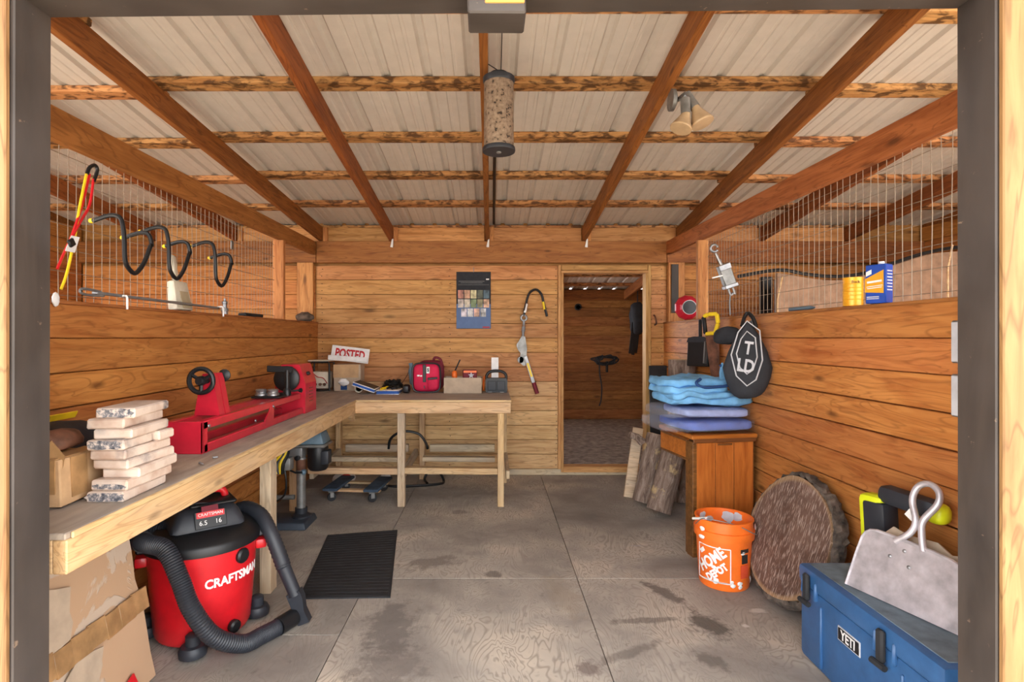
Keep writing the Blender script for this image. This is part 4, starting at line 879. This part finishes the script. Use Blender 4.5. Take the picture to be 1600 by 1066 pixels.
# ---- aluminium scoop shovel standing on the cooler
A0 = Vector((1.405, 2.155, .402)); A1 = Vector((1.545, 1.74, .402)); ux = (A1-A0).normalized(); nn = ux.cross(Vector((0, 0, 1))).normalized()
if nn.x > 0: nn = -nn
up_ = (Vector((0, 0, 1))-nn*.30).normalized(); fz = ux.cross(up_)
mwS = Matrix((ux, up_, fz)).transposed().to_4x4()
sh_ = root('scoop_shovel', A0, label='dented aluminium scoop shovel with a bent loop handle on the cooler', cat='shovel'); Wd = (A1-A0).length; Hh = .235
outl = [(0, 0), (Wd, 0), (Wd-.008, .1), (Wd-.018, .15), (Wd-.036, .185), (Wd-.062, .208), (Wd-.1, .222), (Wd-.16, .23), (.12, .238), (.075, .238), (.05, .232), (.033, .218), (.024, .198), (.014, .13)]
MB().prism(outl, .003, mwS).build('blade', 'alu', sh_, sm=0)
MB().tube([mwS @ Vector((x, y, .0)) for x, y in outl[1:]+outl[:1]], .0065, 6).build('rolled_edge', 'alu', sh_)
g = [(.145, .232, 0), (.19, .28, 0), (.20, .33, .0), (.175, .40, 0), (.185, .455, 0), (.22, .475, 0), (.255, .455, 0), (.26, .41, 0), (.225, .34, 0), (.228, .29, 0), (.245, .23, 0)]
MB().tube([mwS @ Vector((x, y*.98-.005, z)) for x, y, z in g], .0115, 10, 5).build('loop_handle', 'alu', sh_)
for x, y in ((.14, .165), (.21, .15), (.185, .2)): MB().ell((0, 0, 0), (.007, .007, .004), mwS @ T(x, y, -.002 if fz.x > 0 else .004), 10).build('rivet', 'steel', sh_)

# ---- lime green power tool, its black case and torn bark board behind the shovel
pt = root('power_tool', (1.615, 2.16, .402), R(-74), 'lime green and grey cordless tool standing behind the scoop shovel', 'power tool')
MB().box((0, 0, .02), (.17, .075, .04), None, .012).build('base', 'lime', pt); MB().box((-.055, 0, .12), (.07, .062, .2), rotm(0, -.06, 0), .016).build('body', 'lime', pt); MB().box((-.045, -.002, .155), (.062, .068, .1), rotm(0, -.06, 0), .01).build('grey_panel', 'dgrey', pt)
MB().box((.03, 0, .225), (.15, .055, .05), rotm(0, .06, 0), .018).build('grip', 'dgrey', pt); MB().ell((.096, 0, .216), (.024, .028, .026), n=14, pw=.7).build('nose', 'lime', pt); MB().box((.05, -.03, .2), (.022, .004, .022), rotm(0, .6, 0)).build('white_sticker', 'white', pt)
pt.scale = (1.55, 1.25, 1.5)
o = MB().box((0, 0, .02), (.045, .3, .04), None, .008).build('tool_bar', 'black', None, T(1.70, 1.86, .402)); tag(o, 'flat black tool lying against the wall behind the shovel', 'tool')
m = MB(); m.prism([(0, 0), (.42, 0), (.43, .17), (.40, .21), (.36, .195), (.33, .23), (.27, .215), (.22, .245), (.12, .235), (.06, .25), (.02, .2)], .008, mwS @ T(0, .0, 0)); m.wobble(.004, 25)
o = m.build('bark_board', 'greycard', None, T(A0.x+.075, A0.y-.005, .404), sm=0); tag(o, 'torn brown cardboard piece standing behind the scoop shovel', 'cardboard')

# ---- varnished cabinet with blankets
cbt = root('wooden_cabinet', (1.475, 3.44, 0), R(9), 'varnished orange brown wooden cabinet under folded blankets', 'cabinet')
cw, cdp, ch = .43, .44, .765
def cp(nm, c, s, mat='cab', bev=.004): return MB().box(c, s, None, bev).build(nm, mat, cbt, sm=0)
cbp = MB().box((0, 0, 0), (ch-.05, cw-.03, .02), None, .003).build('end_panel', 'cab', cbt, T(0, .012, (ch-.05)/2+.012) @ rotm(R(90), R(90), 0) @ rotm(R(0)), sm=0)
cbp.matrix_basis = T(0, .012, (ch-.05)/2+.012) @ frame((0, 0, 1), (0, 1, 0))
for x in (-.143, .143):
    MB().box((0, 0, 0), (.003, .002, .66)).build('panel_joint', 'cabdark', cbt, T(x*.45, .001, .38))
cp('top', (0, cdp/2, ch-.014), (cw+.02, cdp+.02, .028), 'cab', .006); cp('top_edge', (0, -.004, ch-.035), (cw, .012, .03), 'cabdark', .003); cp('finger_notch', (.0, -.004, ch-.062), (.1, .006, .012), 'cabdark', .003)
cp('front_stile', (-cw/2+.012, .045, ch/2-.02), (.03, .09, ch-.045), 'cabdark'); cp('apron', (-cw/2+.01, .26, ch-.1), (.022, .36, .13), 'cab'); 
for z in (ch-.045, ch-.165): cp('apron_trim', (-cw/2-.003, .25, z), (.01, .36, .014), 'cabdark', .003)
cp('back_panel', (cw/2-.012, cdp/2, ch/2), (.02, cdp-.02, ch-.03), 'cabdark'); cp('rear_leg', (cw/2-.05, cdp-.03, ch/2-.01), (.06, .03, ch-.03), 'cabdark'); cp('foot', (-cw/2+.012, .03, .006), (.036, .07, .012), 'cabdark', .002)
def slab(nm, mat, parent, size, mw, seed, amp=.014, pw=.35, n=30):
    m = MB(); m.ell((0, 0, size[2]/2), (size[0]/2, size[1]/2, size[2]/2), n=n, pw=pw); m.wobble(amp, 7, seed); m.wobble(amp*.4, 22, seed+3); return m.build(nm, mat, parent, mw, sm=60)
Zc = .7665
def bagged(loc, rz, size, label, seed, mat):
    b = root('bagged_blanket', loc, rz, label, 'blanket'); slab('folded_blanket', mat, b, size, T(0, 0, .004), seed, .006); slab('plastic_sleeve', 'film', b, (size[0]+.15, size[1]+.03, size[2]+.010), T(-.06, -.005, -.001), seed+9, .01); return b
bagged((1.43, 3.66, Zc+.012), R(9), (.50, .42, .062), 'royal blue blanket in clear plastic, lowest on the cabinet', 3, 'purpleblue')
bagged((1.44, 3.68, Zc+.093), R(5), (.46, .40, .056), 'pale violet blanket in clear plastic, second from the bottom', 6, plain('violet_blanket', (150, 166, 216), .8, var=.1))
bl = root('folded_blanket', (1.40, 3.70, Zc+.176), R(8), 'light blue quilted moving blanket folded in layers on the pile', 'blanket')
slab('lower_fold', 'towel', bl, (.57, .40, .06), T(.02, 0, 0), 20, .026, .42, 44); slab('lower_fold', 'towel', bl, (.44, .38, .05), T(-.05, -.03, .035), 22, .024, .45, 44); slab('middle_fold', 'towel', bl, (.44, .36, .055), T(-.085, -.02, .068), 24, .026, .45, 44); slab('upper_fold', 'towel', bl, (.47, .34, .065), T(-.05, .03, .105), 28, .03, .45, 44)
MB().tube([(-.06, -.15, .165), (-.1, -.17, .14), (-.07, -.19, .115), (.02, -.19, .115), (.13, -.17, .125), (.17, -.12, .15), (.15, -.09, .2), (.12, -.08, .255)], .010, 8, 6).build('dark_binding', 'navy', bl)
m = MB(); m.prism([(0, 0), (.1, -.01), (.09, .06), (.05, .1), (.015, .16), (.005, .09)], .02, rotm(R(90), 0, .1)); m.wobble(.01, 15); m.build('turned_corner', 'towel', bl, T(.11, -.08, .11)); MB().tube([(.26, -.18, .04), (.31, -.12, .05), (.3, .05, .06)], .009, 8, 4).build('dark_binding', 'navy', bl)

# ---- logs behind the cabinet
def log(nm, a, b, r, label, seed, endcol='pine'):
    a = Vector(a); b = Vector(b); L = (b-a).length; q = root(nm, a, label=label, cat='log'); mw = frame((b-a).orthogonal(), b-a); m = MB(); k = 14; rows = []
    for j in range(k+1):
        rows.append([m.b.verts.new(Vector((math.cos(2*PI*i/24), math.sin(2*PI*i/24), 0))*r*(1+.10*noise.noise(Vector((math.cos(2*PI*i/24)*2.2+seed, math.sin(2*PI*i/24)*2.2, j*.35)))+.035*noise.noise(Vector((i*1.3, j*.25, seed))))+Vector((0, 0, L*j/k))) for i in range(24)])
    for A, B in zip(rows, rows[1:]):
        for i in range(24): m.b.faces.new((A[i], A[(i+1) % 24], B[(i+1) % 24], B[i]))
    m.b.faces.new(rows[0][::-1]); m.b.faces.new(rows[-1]); m.build('bark', 'bark', q, mw, sm=30)
    MB().lathe([(0, 0), (r*.9, 0), (r*.88, .006), (0, .006)], mw @ T(0, 0, L-.003), 20).build('cut_end', endcol, q); return q
log('log', (1.29, 4.2, .035), (1.455, 4.3, .53), .092, 'thick reddish bark log leaning behind the cabinet, peeled near its foot', 2)
log('log', (1.235, 4.47, .03), (1.375, 4.53, .57), .078, 'thinner grey bark log leaning left of the thick one', 7)
log('log', (1.60, 4.56, .02), (1.606, 4.58, 1.19), .112, 'tall grey log section standing behind the blue blankets', 11)
o = MB().tube([(1.12, 4.42, .59), (1.19, 4.44, .56), (1.235, 4.45, .52)], .03, 9, radii=[.026, .03, .032]).wobble(.004, 20).build('broken_branch', 'bark'); tag(o, 'short broken branch lying on top of the leaning grey log', 'branch')
o = MB().bar((0, 0, 0), (0, 0, .60), .09, .018, (1, 0, 0), .003).build('grey_plank', 'greypine', None, T(1.18, 4.68, .002) @ rotm(R(-4), R(9), 0)); tag(o, 'narrow weathered plank leaning beside the logs', 'plank')
o = MB().box((0, 0, .55), (.2, .02, 1.1), None, .006).wobble(.004, 5).build('rubber_strip', 'rubber', None, T(1.655, 5.30, .002) @ rotm(R(-4), 0, 0)); tag(o, 'tall black rubber strip leaning right of the doorway', 'rubber strip')

# ================================================================ HANGING ON THE RIGHT WALL
XW = XR-.006
dpn = root('dustpan', (XW-.07, 4.30, 1.22), R(38), label='black dustpan hanging on the right wall above the logs', cat='dustpan')
MB().bar((0, 0, .11), (0, 0, .30), .026, .02, (0, 1, 0), .006).build('handle', 'black', dpn)
m = MB(); m.prism([(-.09, .12), (.09, .12), (.075, .155), (.03, .165), (-.03, .165), (-.075, .155)], .05, Matrix(((0, 0, 1, -.05), (1, 0, 0, 0), (0, 1, 0, 0), (0, 0, 0, 1)))); m.build('collar', 'dgrey', dpn)
MB().box((-.018, 0, .03), (.05, .19, .2), None, .006, (.9, .92)).build('pan', 'black', dpn); MB().box((-.045, -.075, .04), (.06, .01, .17), rotm(0, .12, 0), .003).build('side_lip', 'grey', dpn)
sw = root('handsaw', (XW-.055, 4.04, 1.08), R(40), label='handsaw with yellow and black handle hanging from the ledge', cat='saw', rx=R(-5))
MB().prism([(-.055, .33), (.055, .33), (.03, -.14), (-.02, -.14)], .002, Matrix(((0, 0, 1, 0), (1, 0, 0, 0), (0, 1, 0, 0), (0, 0, 0, 1)))).build('blade', 'rust', sw)
mHs = Matrix(((0, 0, 1, -.014), (-1, 0, 0, 0), (0, 1, 0, 0), (0, 0, 0, 1)))
for k_, (a, b) in enumerate((((-.05, .33), (-.055, .46)), ((-.055, .46), (-.015, .475)), ((-.015, .475), (.05, .47)), ((.05, .47), (.055, .40)), ((.055, .40), (.025, .33)), ((.025, .33), (-.05, .33)))):
    MB().bar(mHs @ Vector((*a, .012)), mHs @ Vector((*b, .012)), .028, .026, (0, 0, 1) if abs(a[0]-b[0]) > .04 else (0, 1, 0), .006).build('handle_grip' if k_ else 'handle_spine', 'yellow' if k_ else 'black', sw)
bp = root('drawstring_bag', (1.595, 3.39, 1.03), R(62), label='black drawstring sports bag with a grey shield logo on the right wall', cat='bag')
m = MB(); m.ell((0, 0, .25), (.05, .15, .29), n=26, pw=.75)
for v in m.b.verts:
    f = max(0, (v.co.z-.25)/.29); v.co.y *= (1-.74*f**.8)*.95; v.co.x *= 1-.3*f; v.co.z *= .84
m.wobble(.012, 9, 2); m.build('sack', 'charcoal', bp)
MB().tube([(-.02, .03, .42), (.02, .02, .47), (.03, 0, .5), (-.0, -.03, .47), (-.02, -.05, .41)], .012, 8, 4).build('drawstring', 'black', bp)
def shield(sc, z0, r, nm):
    P = [(-.0, .26), (.07, .20), (.085, .02), (.05, -.10), (.0, -.14), (-.06, -.08), (-.09, .05), (-.05, .19)]
    MB().tube([(-.048-.006*math.cos(y*8)+.045*(abs(y*sc)/.15)**3, -y*sc, z0+z*sc) for y, z in P], r, 6, 0, closed=True).build(nm, 'print', bp)
shield(1.0, .19, .0045, 'logo_outline'); shield(.66, .215, .004, 'logo_outline')
text('logo_letters', 'T\nLD', .11, 'print', bp, T(-.056, .0, .225) @ rotm(R(90), 0, R(-90)) @ rotm(0, 0, R(-8)), bold=.003, ext=.002, sx=.72)
o = MB().ell((0, 0, 0), (.035, .09, .065), n=18, pw=.8).wobble(.014, 12, 4).build('work_cap', 'charcoal', None, T(XW-.085, 3.78, 1.39) @ rotm(0, 0, R(40))); tag(o, 'dark crumpled cap hanging between the saw and the sports bag', 'cap')
o = root('red_handled_tool', (XW-.014, 3.62, 1.37), label='tool with red handle and dark strap above the sports bag', cat='tool'); MB().tube([(0, 0, 0), (0, 0, .11)], .011, 10).build('handle', 'red', o); MB().box((.0, -.045, .06), (.006, .03, .12), None, .002).build('metal_strip', 'dgrey', o); MB().box((0, -.065, .06), (.004, .008, .13)).build('bright_edge', 'galv', o)
for z in (1.285, 1.09):
    eb = root('electrical_outlet_box', (XW, 1.92, z), label='upper grey electrical box on the right wall by the front post' if z > 1.2 else 'lower grey electrical box on the right wall by the front post', cat='electrical box', group='electrical boxes by the front post')
    MB().box((-.02, 0, .078), (.04, .14, .155), None, .004).build('box', 'grey', eb); MB().box((-.042, 0, .078), (.004, .13, .145), None, .002).build('cover_plate', 'print', eb); MB().lathe([(.004, 0), (.004, .003), (0, .004)], T(-.044, 0, .14) @ rotm(0, R(-90), 0), 8).build('cover_screw', 'steel', eb)

# ---- right ledge
rc = root('red_reel', (XR+.05, 4.86, ZL+.115), label='round red plastic reel with dark hub on the right ledge', cat='reel')
MB().lathe([(.0, .03), (.066, .03), (.08, .02), (.108, -.01), (.113, -.03), (.108, -.045), (.0, -.045)], rotm(R(90)), 11).build('red_flange', 'redpaint', rc, sm=0); MB().lathe([(.060, .02), (.060, .038), (.065, .038), (.065, .02)], rotm(R(90)), 24).build('pale_rim', 'print', rc); MB().lathe([(0, .034), (.061, .034), (.061, .0), (0, 0)], rotm(R(90)), 24).build('dark_hub', 'dgrey', rc)
rc.location.x = XR+.03
cn = root('paint_can', (XR+.028, 2.64, ZL), label='gold tin can with silver edge on the right ledge', cat='can')
MB().lathe([(0, .001), (.042, .001), (.043, .004), (.0425, .008), (.0425, .13), (.0435, .134), (.0435, .138), (.038, .138), (.037, .132), (0, .132)], None, 26).build('tin', 'gold', cn)
for z in (.03, .05, .068, .086, .104): MB().lathe([(.0427, z), (.0436, z+.002), (.0427, z+.004)], None, 26).build('rolled_bead', 'gold', cn)
text('lettering', 'Bock', .018, 'ink', cn, T(0, 0, .115) @ rotm(0, 0, R(-18)), bend=.0432)
bc = root('solvent_can', (XR+.012, 2.44, ZL), R(-62), 'blue and gold rectangular solvent can beside the gold tin', 'can')
MB().box((0, 0, .088), (.085, .06, .174), None, .004).build('tin', 'tinblue', bc); MB().lathe([(.012, .174), (.012, .188), (.0, .188)], T(.01, 0, 0), 14).build('cap', 'white', bc)
MB().prism([(-.042, .052), (.034, .045), (.034, .148), (-.042, .112)], .001, T(0, -.031, 0) @ rotm(R(90))).build('gold_panel', 'gold', bc); MB().prism([(-.038, .105), (-.015, .115), (-.015, .135), (-.038, .125)], .001, T(0, -.0312, .018) @ rotm(R(90))).build('white_badge', 'white', bc)

for z, wd_, h_ in ((.098, .06, .009), (.078, .066, .003), (.07, .06, .003)): MB().box((-.003, -.0325, z), (wd_, .001, h_), rotm(0, -.08, 0)).build('blurred_print', 'white', bc)

for z in (.03, .022): MB().box((-.01, -.031, z), (.05, .001, .004)).build('fine_print', 'print', bc)
for i in range(7): MB().box((.0432, 0, .06+.014*i), (.001, .04, .005)).build('fine_print', 'print', bc)
o = MB().tube([(0, .22, .012), (0, .02, .012), (0, 0, .012), (0, -.03, .012)], .011, 10, radii=[.011, .011, .009, .002]).build('blue_marker', 'bluegrey', None, T(XR+.03, 2.98, ZL)); tag(o, 'slim blue tube with pale tip lying on the right ledge', 'tube')
o = MB().box((0, 0, .025), (.06, .34, .05), None, .012).wobble(.008, 14).build('dark_strap', 'rubber', None, T(XR+.125, 3.75, ZL+.002)); tag(o, 'dark rolled strap behind the wire on the right ledge', 'strap'); o.location.x = XR+.145; o.location.z = ZL-.05
def puller2():
    Yp = 3.9; c = root('cable_puller', (1.638, Yp, 1.5), label='galvanised cable puller hooked on the right wire mesh', cat='winch'); Sx = F/Yp
    P = lambda x, y, dx=0: Vector(((x-1125)/Sx, dx, H-(y-CY)/Sx-1.5))      # hangs square to the doorway
    q = P(1116, 388)
    hk = MB(); hk.tube([q+Vector((.026*math.cos(a), 0, .026*math.sin(a))) for a in [.3+i*.45 for i in range(13)]], .009, 8); hk.tube([P(1118, 396), P(1121, 402), P(1124, 408)], .010, 8); hk.tube([P(1123, 406), P(1127, 414)], .013, 8); hk.build('hook', 'steel', c)
    a, b = P(1129, 414), P(1141, 447); MB().bar(a, b, .085, .05, (1, 0, 0), .006).build('housing', 'galv', c); MB().bar(a+Vector((0, -.028, 0)), a.lerp(b, .25)+Vector((0, -.028, 0)), .088, .008, (1, 0, 0), .003).build('top_clamp', 'steel', c); MB().bar(a.lerp(b, .92), b+Vector((.004, 0, -.014)), .098, .062, (1, 0, 0), .004).build('bottom_clamp', 'steel', c)
    MB().tube([P(1127, 431, -.02), P(1111, 435, -.02)], .006, 8).build('lever_stub', 'white', c)
    m = MB(); m.tube([P(1138, 447), P(1139, 455), P(1142, 461), P(1145, 458)], .009, 8, 4); m.tube([P(1144, 448), P(1147, 455), P(1148, 460)], .009, 8, 4); m.build('lower_hooks', 'steel', c); MB().tube([P(1141, 462), P(1140, 475), P(1141, 492)], .006, 6).build('steel_cable', 'grey', c)
    for ch_ in c.children: pass
puller2()

# ================================================================ LEFT LEDGE AND LEFT WIRE MESH
XM = XL-.075
for (xa, xb, top, bot, t1, t2, lab_) in ((192, 237, 340, 430, (145, 349), (183, 359), 'nearest of three black wire hooks on the left mesh'), (262, 297, 358, 438, (219, 369), (247, 378), 'middle one of three black wire hooks on the left mesh'), (335, 362, 381, 449, (300, 389), (322, 394), 'farthest of three black wire hooks on the left mesh')):
    X_ = XL+.03; ya = X_*F/(xa-CX); yb = X_*F/(xb-CX); ym = (ya+yb)/2; zt = H-(top-CY)*ya/F; zb = H-(bot-CY)*ym/F
    h = root('storage_hook', (X_, ym, zb), label=lab_, cat='hook', group='black wire hooks on the left mesh'); hw_ = (yb-ya)/2; hh = zt-zb
    MB().tube([(-.14, -hw_-.0, hh-.015), (-.06, -hw_, hh+.01), (-.015, -hw_, hh), (0, -hw_, hh-.04), (.004, -hw_*.97, hh*.6), (.004, -hw_*.92, hh*.25), (.004, -hw_*.75, .03), (.004, -hw_*.35, .005), (.004, -.0, .022), (.004, hw_*.45, hh*.3), (.003, hw_*.85, hh*.6), (0, hw_, hh-.09), (-.015, hw_, hh-.04), (-.06, hw_, hh-.03), (-.14, hw_, hh-.055)], .0105, 8, 5).build('bent_rod', 'black', h)
    for s, z in ((-1, hh-.015), (1, hh-.055)): MB().ell((-.145, s*hw_, z), (.014, .012, .012), n=10).build('yellow_tip', 'yellow', h)
bu = root('bungee_cord', (XL+.012, 2.32, 1.5), label='red and yellow stretch cords with a white tag on the left mesh', cat='bungee cord')
def PL(x, y): Yp = (XL+.012)*F/(x-CX); return Vector((0, Yp-2.32, H-(y-CY)*Yp/F-1.5))
for pts, c_ in (([(140, 272), (126, 320), (108, 368), (92, 398), (80, 420)], 'red'), ([(146, 280), (138, 320), (122, 345), (105, 372), (96, 388)], 'red'), ([(135, 272), (122, 325), (112, 372), (98, 425), (86, 452)], 'yellow')):
    MB().tube([PL(*p)+Vector((.006*i, 0, 0)) for i, p in enumerate(pts)], .0052, 8, 5).build('stretch_cord', c_, bu)
MB().tube([PL(136, 272), PL(140, 262), PL(148, 258), PL(152, 266), PL(146, 284)], .0075, 8, 4).build('black_hook', 'black', bu); MB().prism([(p.y, p.z) for p in (PL(98, 368), PL(111, 371), PL(103, 395), PL(88, 392))], .002, Matrix(((0, 0, 1, .034), (1, 0, 0, 0), (0, 1, 0, 0), (0, 0, 0, 1)))).build('tag', 'white', bu); MB().bar(PL(92, 382)+Vector((.04, 0, 0)), PL(100, 377)+Vector((.04, 0, 0)), .03, .012, bev=.003).build('black_clip', 'black', bu)
MB().ell(PL(87, 468), (.01, .018, .03), n=10).build('white_end', 'white', bu)
tb = root('towel_bar', (XL+.004, 2.9, ZL), label='flat grey metal bar with hooked ends along the left ledge', cat='metal bar')
MB().bar((0, -.52, .045), (0, .55, .035), .012, .028, bev=.002).build('bar', 'grey', tb); MB().tube([(0.01, -.5, .05), (.012, -.6, .055), (.012, -.62, .04), (.012, -.58, .03), (.01, -.48, .034)], .006, 8, 4).build('looped_end', 'grey', tb)
for y in (-.36, .55): MB().tube([(.0, y, .04), (.03, y, .042), (.035, y, .02), (.035, y, -.02)], .005, 8, 3).build('white_peg', 'white', tb)
sp = root('feed_scoop', (XL-.04, 3.12, ZL+.002), label='white plastic feed scoop leaning on the left mesh', cat='scoop', ry=R(-8))
MB().box((0, 0, .085), (.06, .17, .17), None, .014, (.75, .82)).build('bowl', 'cream', sp); MB().box((.029, .01, .06), (.006, .09, .1), rotm(0, -.13, 0), .002).build('painted_hollow', plain('shaded_plastic', (176, 160, 130), .6), sp); MB().box((0, -.01, .24), (.022, .04, .16), None, .008).build('handle', 'cream', sp)  # bowl is solid; shade of its inside is a darker plate on the face
ad = root('hose_fitting', (XL-.025, 3.6, ZL), label='small steel pipe fitting standing on the left ledge', cat='fitting'); MB().lathe([(0, .001), (.018, .001), (.018, .02), (.022, .022), (.022, .04), (.014, .045), (.014, .07), (.017, .072), (.017, .085), (.008, .09), (.008, .105), (0, .105)], None, 12).build('turned_body', 'steel', ad); MB().lathe([(.0225, .025), (.024, .028), (.024, .036), (.0225, .038)], None, 6).build('hex_nut', 'galv', ad)
o = MB().box((0, 0, .012), (.06, .3, .022), None, .005).wobble(.003, 20).build('rubber_pad', 'rubber', None, T(XL-.05, 4.05, ZL+.001)); tag(o, 'flat black rubber pad on the far left ledge', 'pad')
o = MB().ell((0, 0, .04), (.09, .06, .045), n=16).wobble(.02, 20, 3).build('old_bird_nest', plain('matted_nest', (96, 80, 68), .95, var=.3), None, T(XL-.07, 5.28, ZL+.004)); tag(o, 'matted grey nest at the foot of the far left post', 'nest')
o = MB().box((0, 0, 0), (.01, .035, .06), None, .003).build('mesh_clip', 'galv', None, T(XM+.012, 3.78, 2.02)); tag(o, 'small bright metal clip fixed on the left wire mesh', 'clip')

# ================================================================ OVERHEAD
fd = root('hanging_feeder', (.035, 2.6, 2.265), label='cylindrical mesh bird feeder hanging from the middle rafter', cat='bird feeder', rx=R(0))
fm = NT('seed_filled_mesh'); v_, r_ = fm.coords(); n1_ = fm.noise(v_, 60, 2); fm.col(fm.ramp(n1_, [(.33, lin((52, 42, 34))), (.39, lin((128, 108, 90))), (.7, lin((160, 140, 120)))])); fm.b.inputs['Roughness'].default_value = .55; fm.b.inputs['Metallic'].default_value = .2
MB().lathe([(.0, .02), (.071, .02), (.071, .345), (0, .345)], None, 28).build('mesh_tube', fm.m, fd); MB().lathe([(0, 0), (.077, 0), (.079, .008), (.077, .02), (0, .02)], None, 28).build('base_plate', 'dgrey', fd); MB().lathe([(.0, -.004), (.012, -.004), (.012, .0)], None, 12).build('base_nut', 'galv', fd)
MB().lathe([(.071, .325), (.076, .335), (.076, .352), (.071, .352)], None, 28).build('top_ring', 'dgrey', fd); MB().tube([(-.07, 0, .35), (-.03, 0, .385), (0, 0, .39), (.03, 0, .385), (.07, 0, .35)], .004, 6, 4).build('bail', 'black', fd); MB().tube([(0.01, 0, .388), (.015, -.03, .57)], .0025, 6).build('hanging_wire', 'black', fd); MB().tube([(0, 0, .388), (-.05, 0, .42)], .0025, 6).build('hanging_wire', 'black', fd)
fl_ = root('flood_lamp', (.975, 2.80, 2.60), label='twin silver flood lamp with tan bulbs on the right middle rafter', cat='lamp')
MB().lathe([(.0, 0), (.055, 0), (.055, .018), (.03, .03), (0, .03)], T(-.055, 0, .0) @ rotm(0, R(90), 0), 20).build('mounting_plate', 'galv', fl_)
def lamphead(p0, p1, p2, rb):
    hd_ = MB(); hd_.tube([p0, p1], .024, 14); hd_.tube([Vector(p0)+Vector((0, 0, .01)), (-.02, 0, .0)], .01, 8); o = hd_.build('socket', 'galv', fl_)
    a, b = Vector(p1), Vector(p2); mw = frame((b-a).orthogonal(), b-a); mw.translation = a; L = (b-a).length
    MB().lathe([(.02, -.01), (.024, L*.15), (rb*.75, L*.6), (rb, L*.92), (rb*.96, L), (0, L*1.03)], mw, 24).build('flood_bulb', 'bulb', o)
lamphead((.02, -.02, .02), (.055, -.05, -.06), (.085, -.07, -.15), .058); lamphead((-.0, -.06, -.02), (.0, -.07, -.10), (-.03, -.08, -.18), .055)
fl_.children[-1].parent = fl_

# ================================================================ BEHIND THE RIGHT MESH AND IN THE BACK ROOM
m = MB(); g_ = []
for i in range(25):
    x = 2.28+.075*i; zt = 1.88+.20*max(0, (x-2.9))+.04*math.sin(x*4); g_.append((x, zt))
m.prism([(2.28, .01), (4.1, .01)]+g_[::-1], .02, Matrix(((1, 0, 0, 0), (0, 0, 1, 4.35), (0, 1, 0, 0), (0, 0, 0, 1)))); m.wobble(.012, 3)
o = m.build('dusty_panel', 'brownsheet', sm=0); tag(o, 'large dusty brown panel standing in the bay behind the right mesh', 'panel')
o = MB().tube([(1.95, 4.3, 1.86)]+[(x, 4.32, z+.022) for x, z in g_[::3]]+[(3.9, 4.2, 2.28), (4.2, 4.0, 2.34)], .014, 8, 4).build('draped_hose', 'black'); tag(o, 'black hose draped along the top of the dusty brown panel', 'hose')
for a, b, lab_ in (((2.31, 4.32, 1.86), (2.26, 4.30, 1.68), 'thin pale stick at the near left corner of the brown panel'), ((3.05, 3.6, 1.99), (3.02, 3.6, 1.84), 'thin pale stick at the right of the brown panel by the post')):
    a, b = Vector(a), Vector(b); d = (b-a).normalized(); b2 = Vector((b.x, b.y, .002)); o = MB().tube([a, b, b2], .006, 7).build('thin_stick', 'pine'); tag(o, lab_, 'stick')
o = MB().box((0, 0, .95), (.10, .05, 1.9), None, .006).build('black_rail', 'black', None, T(2.38, 4.72, .002)); tag(o, 'upright black metal rail behind the right mesh', 'rail')
o = MB().box((0, 0, .94), (.055, .05, 1.88), None, .006).build('white_post', 'print', None, T(2.48, 4.70, .002)); tag(o, 'upright pale post beside the black rail behind the right mesh', 'post'); MB().box((.045, -.01, 1.76), (.07, .05, .05), None, .008).build('bracket', 'black', o)
t = root('cord_bundle', (1.79, YF-.03, 1.0), label='black bundled cord hung on the wall of the back room', cat='cord')
random.seed(11)
for k in range(7):
    a = random.uniform(-.4, .4); MB().tube([((.2-.015*k)*math.cos(2*PI*i/14)*math.cos(a)+.04*random.uniform(-1, 1), -.03-.01*k, .02+.06*math.sin(2*PI*i/14)+(.17-.01*k)*math.cos(2*PI*i/14)*math.sin(a)*.5+.015*random.uniform(-1, 1)) for i in range(14)], .011, 6, 3, closed=True).build('cord_turn', 'dgrey', t)
MB().tube([(-.1, -.03, 0), (-.09, -.03, -.2), (-.06, -.03, -.4), (-.07, -.03, -.6), (-.1, -.03, -.7)], .010, 6, 4).build('hanging_end', 'dgrey', t); MB().tube([(.02, -.04, 0), (.02, -.04, -.17)], .02, 8).build('tie', 'black', t)
o = MB().lathe([(.035, 0), (.055, 0), (.055, .02), (.035, .02), (.035, 0)], rotm(R(90)), 20).build('tape_ring', 'black', None, T(.74+.14, YF-.004, 1.83)); tag(o, 'black ring hanging high on the back room wall', 'ring'); o.location.x = 1.37*.0+(903-CX)*YF/F; o.location.z = H-(480-CY)*YF/F
hj = root('hanging_harness', (2.2*.0+(994-CX)*8.0/F, 8.0, 1.2), label='dark jacket and straps hanging inside the back room', cat='jacket')
m = MB(); m.ell((.02, 0, .45), (.12, .09, .24), n=18, pw=.7).wobble(.03, 8, 2); m.build('jacket', 'charcoal', hj)
for x, z0 in ((-.08, -.06), (-.04, -.08), (.0, -.05)): MB().bar((x+.03, -.05, .4), (x-.02, -.04, z0), .045, .012, (1, 0, 0), .003).build('strap', 'black', hj)
m = MB()
for i in range(7): m.tube([(.13+.012*math.cos(a), -.06, .28-.04*i+.026*math.sin(a)) for a in [2*PI*j/10 for j in range(10)]], .006, 6, closed=True)
m.build('chain', 'galv', hj); MB().tube([(.02, 0, .68), (.02, 0, 1.0)], .008, 6).build('hanging_cord', 'black', hj)
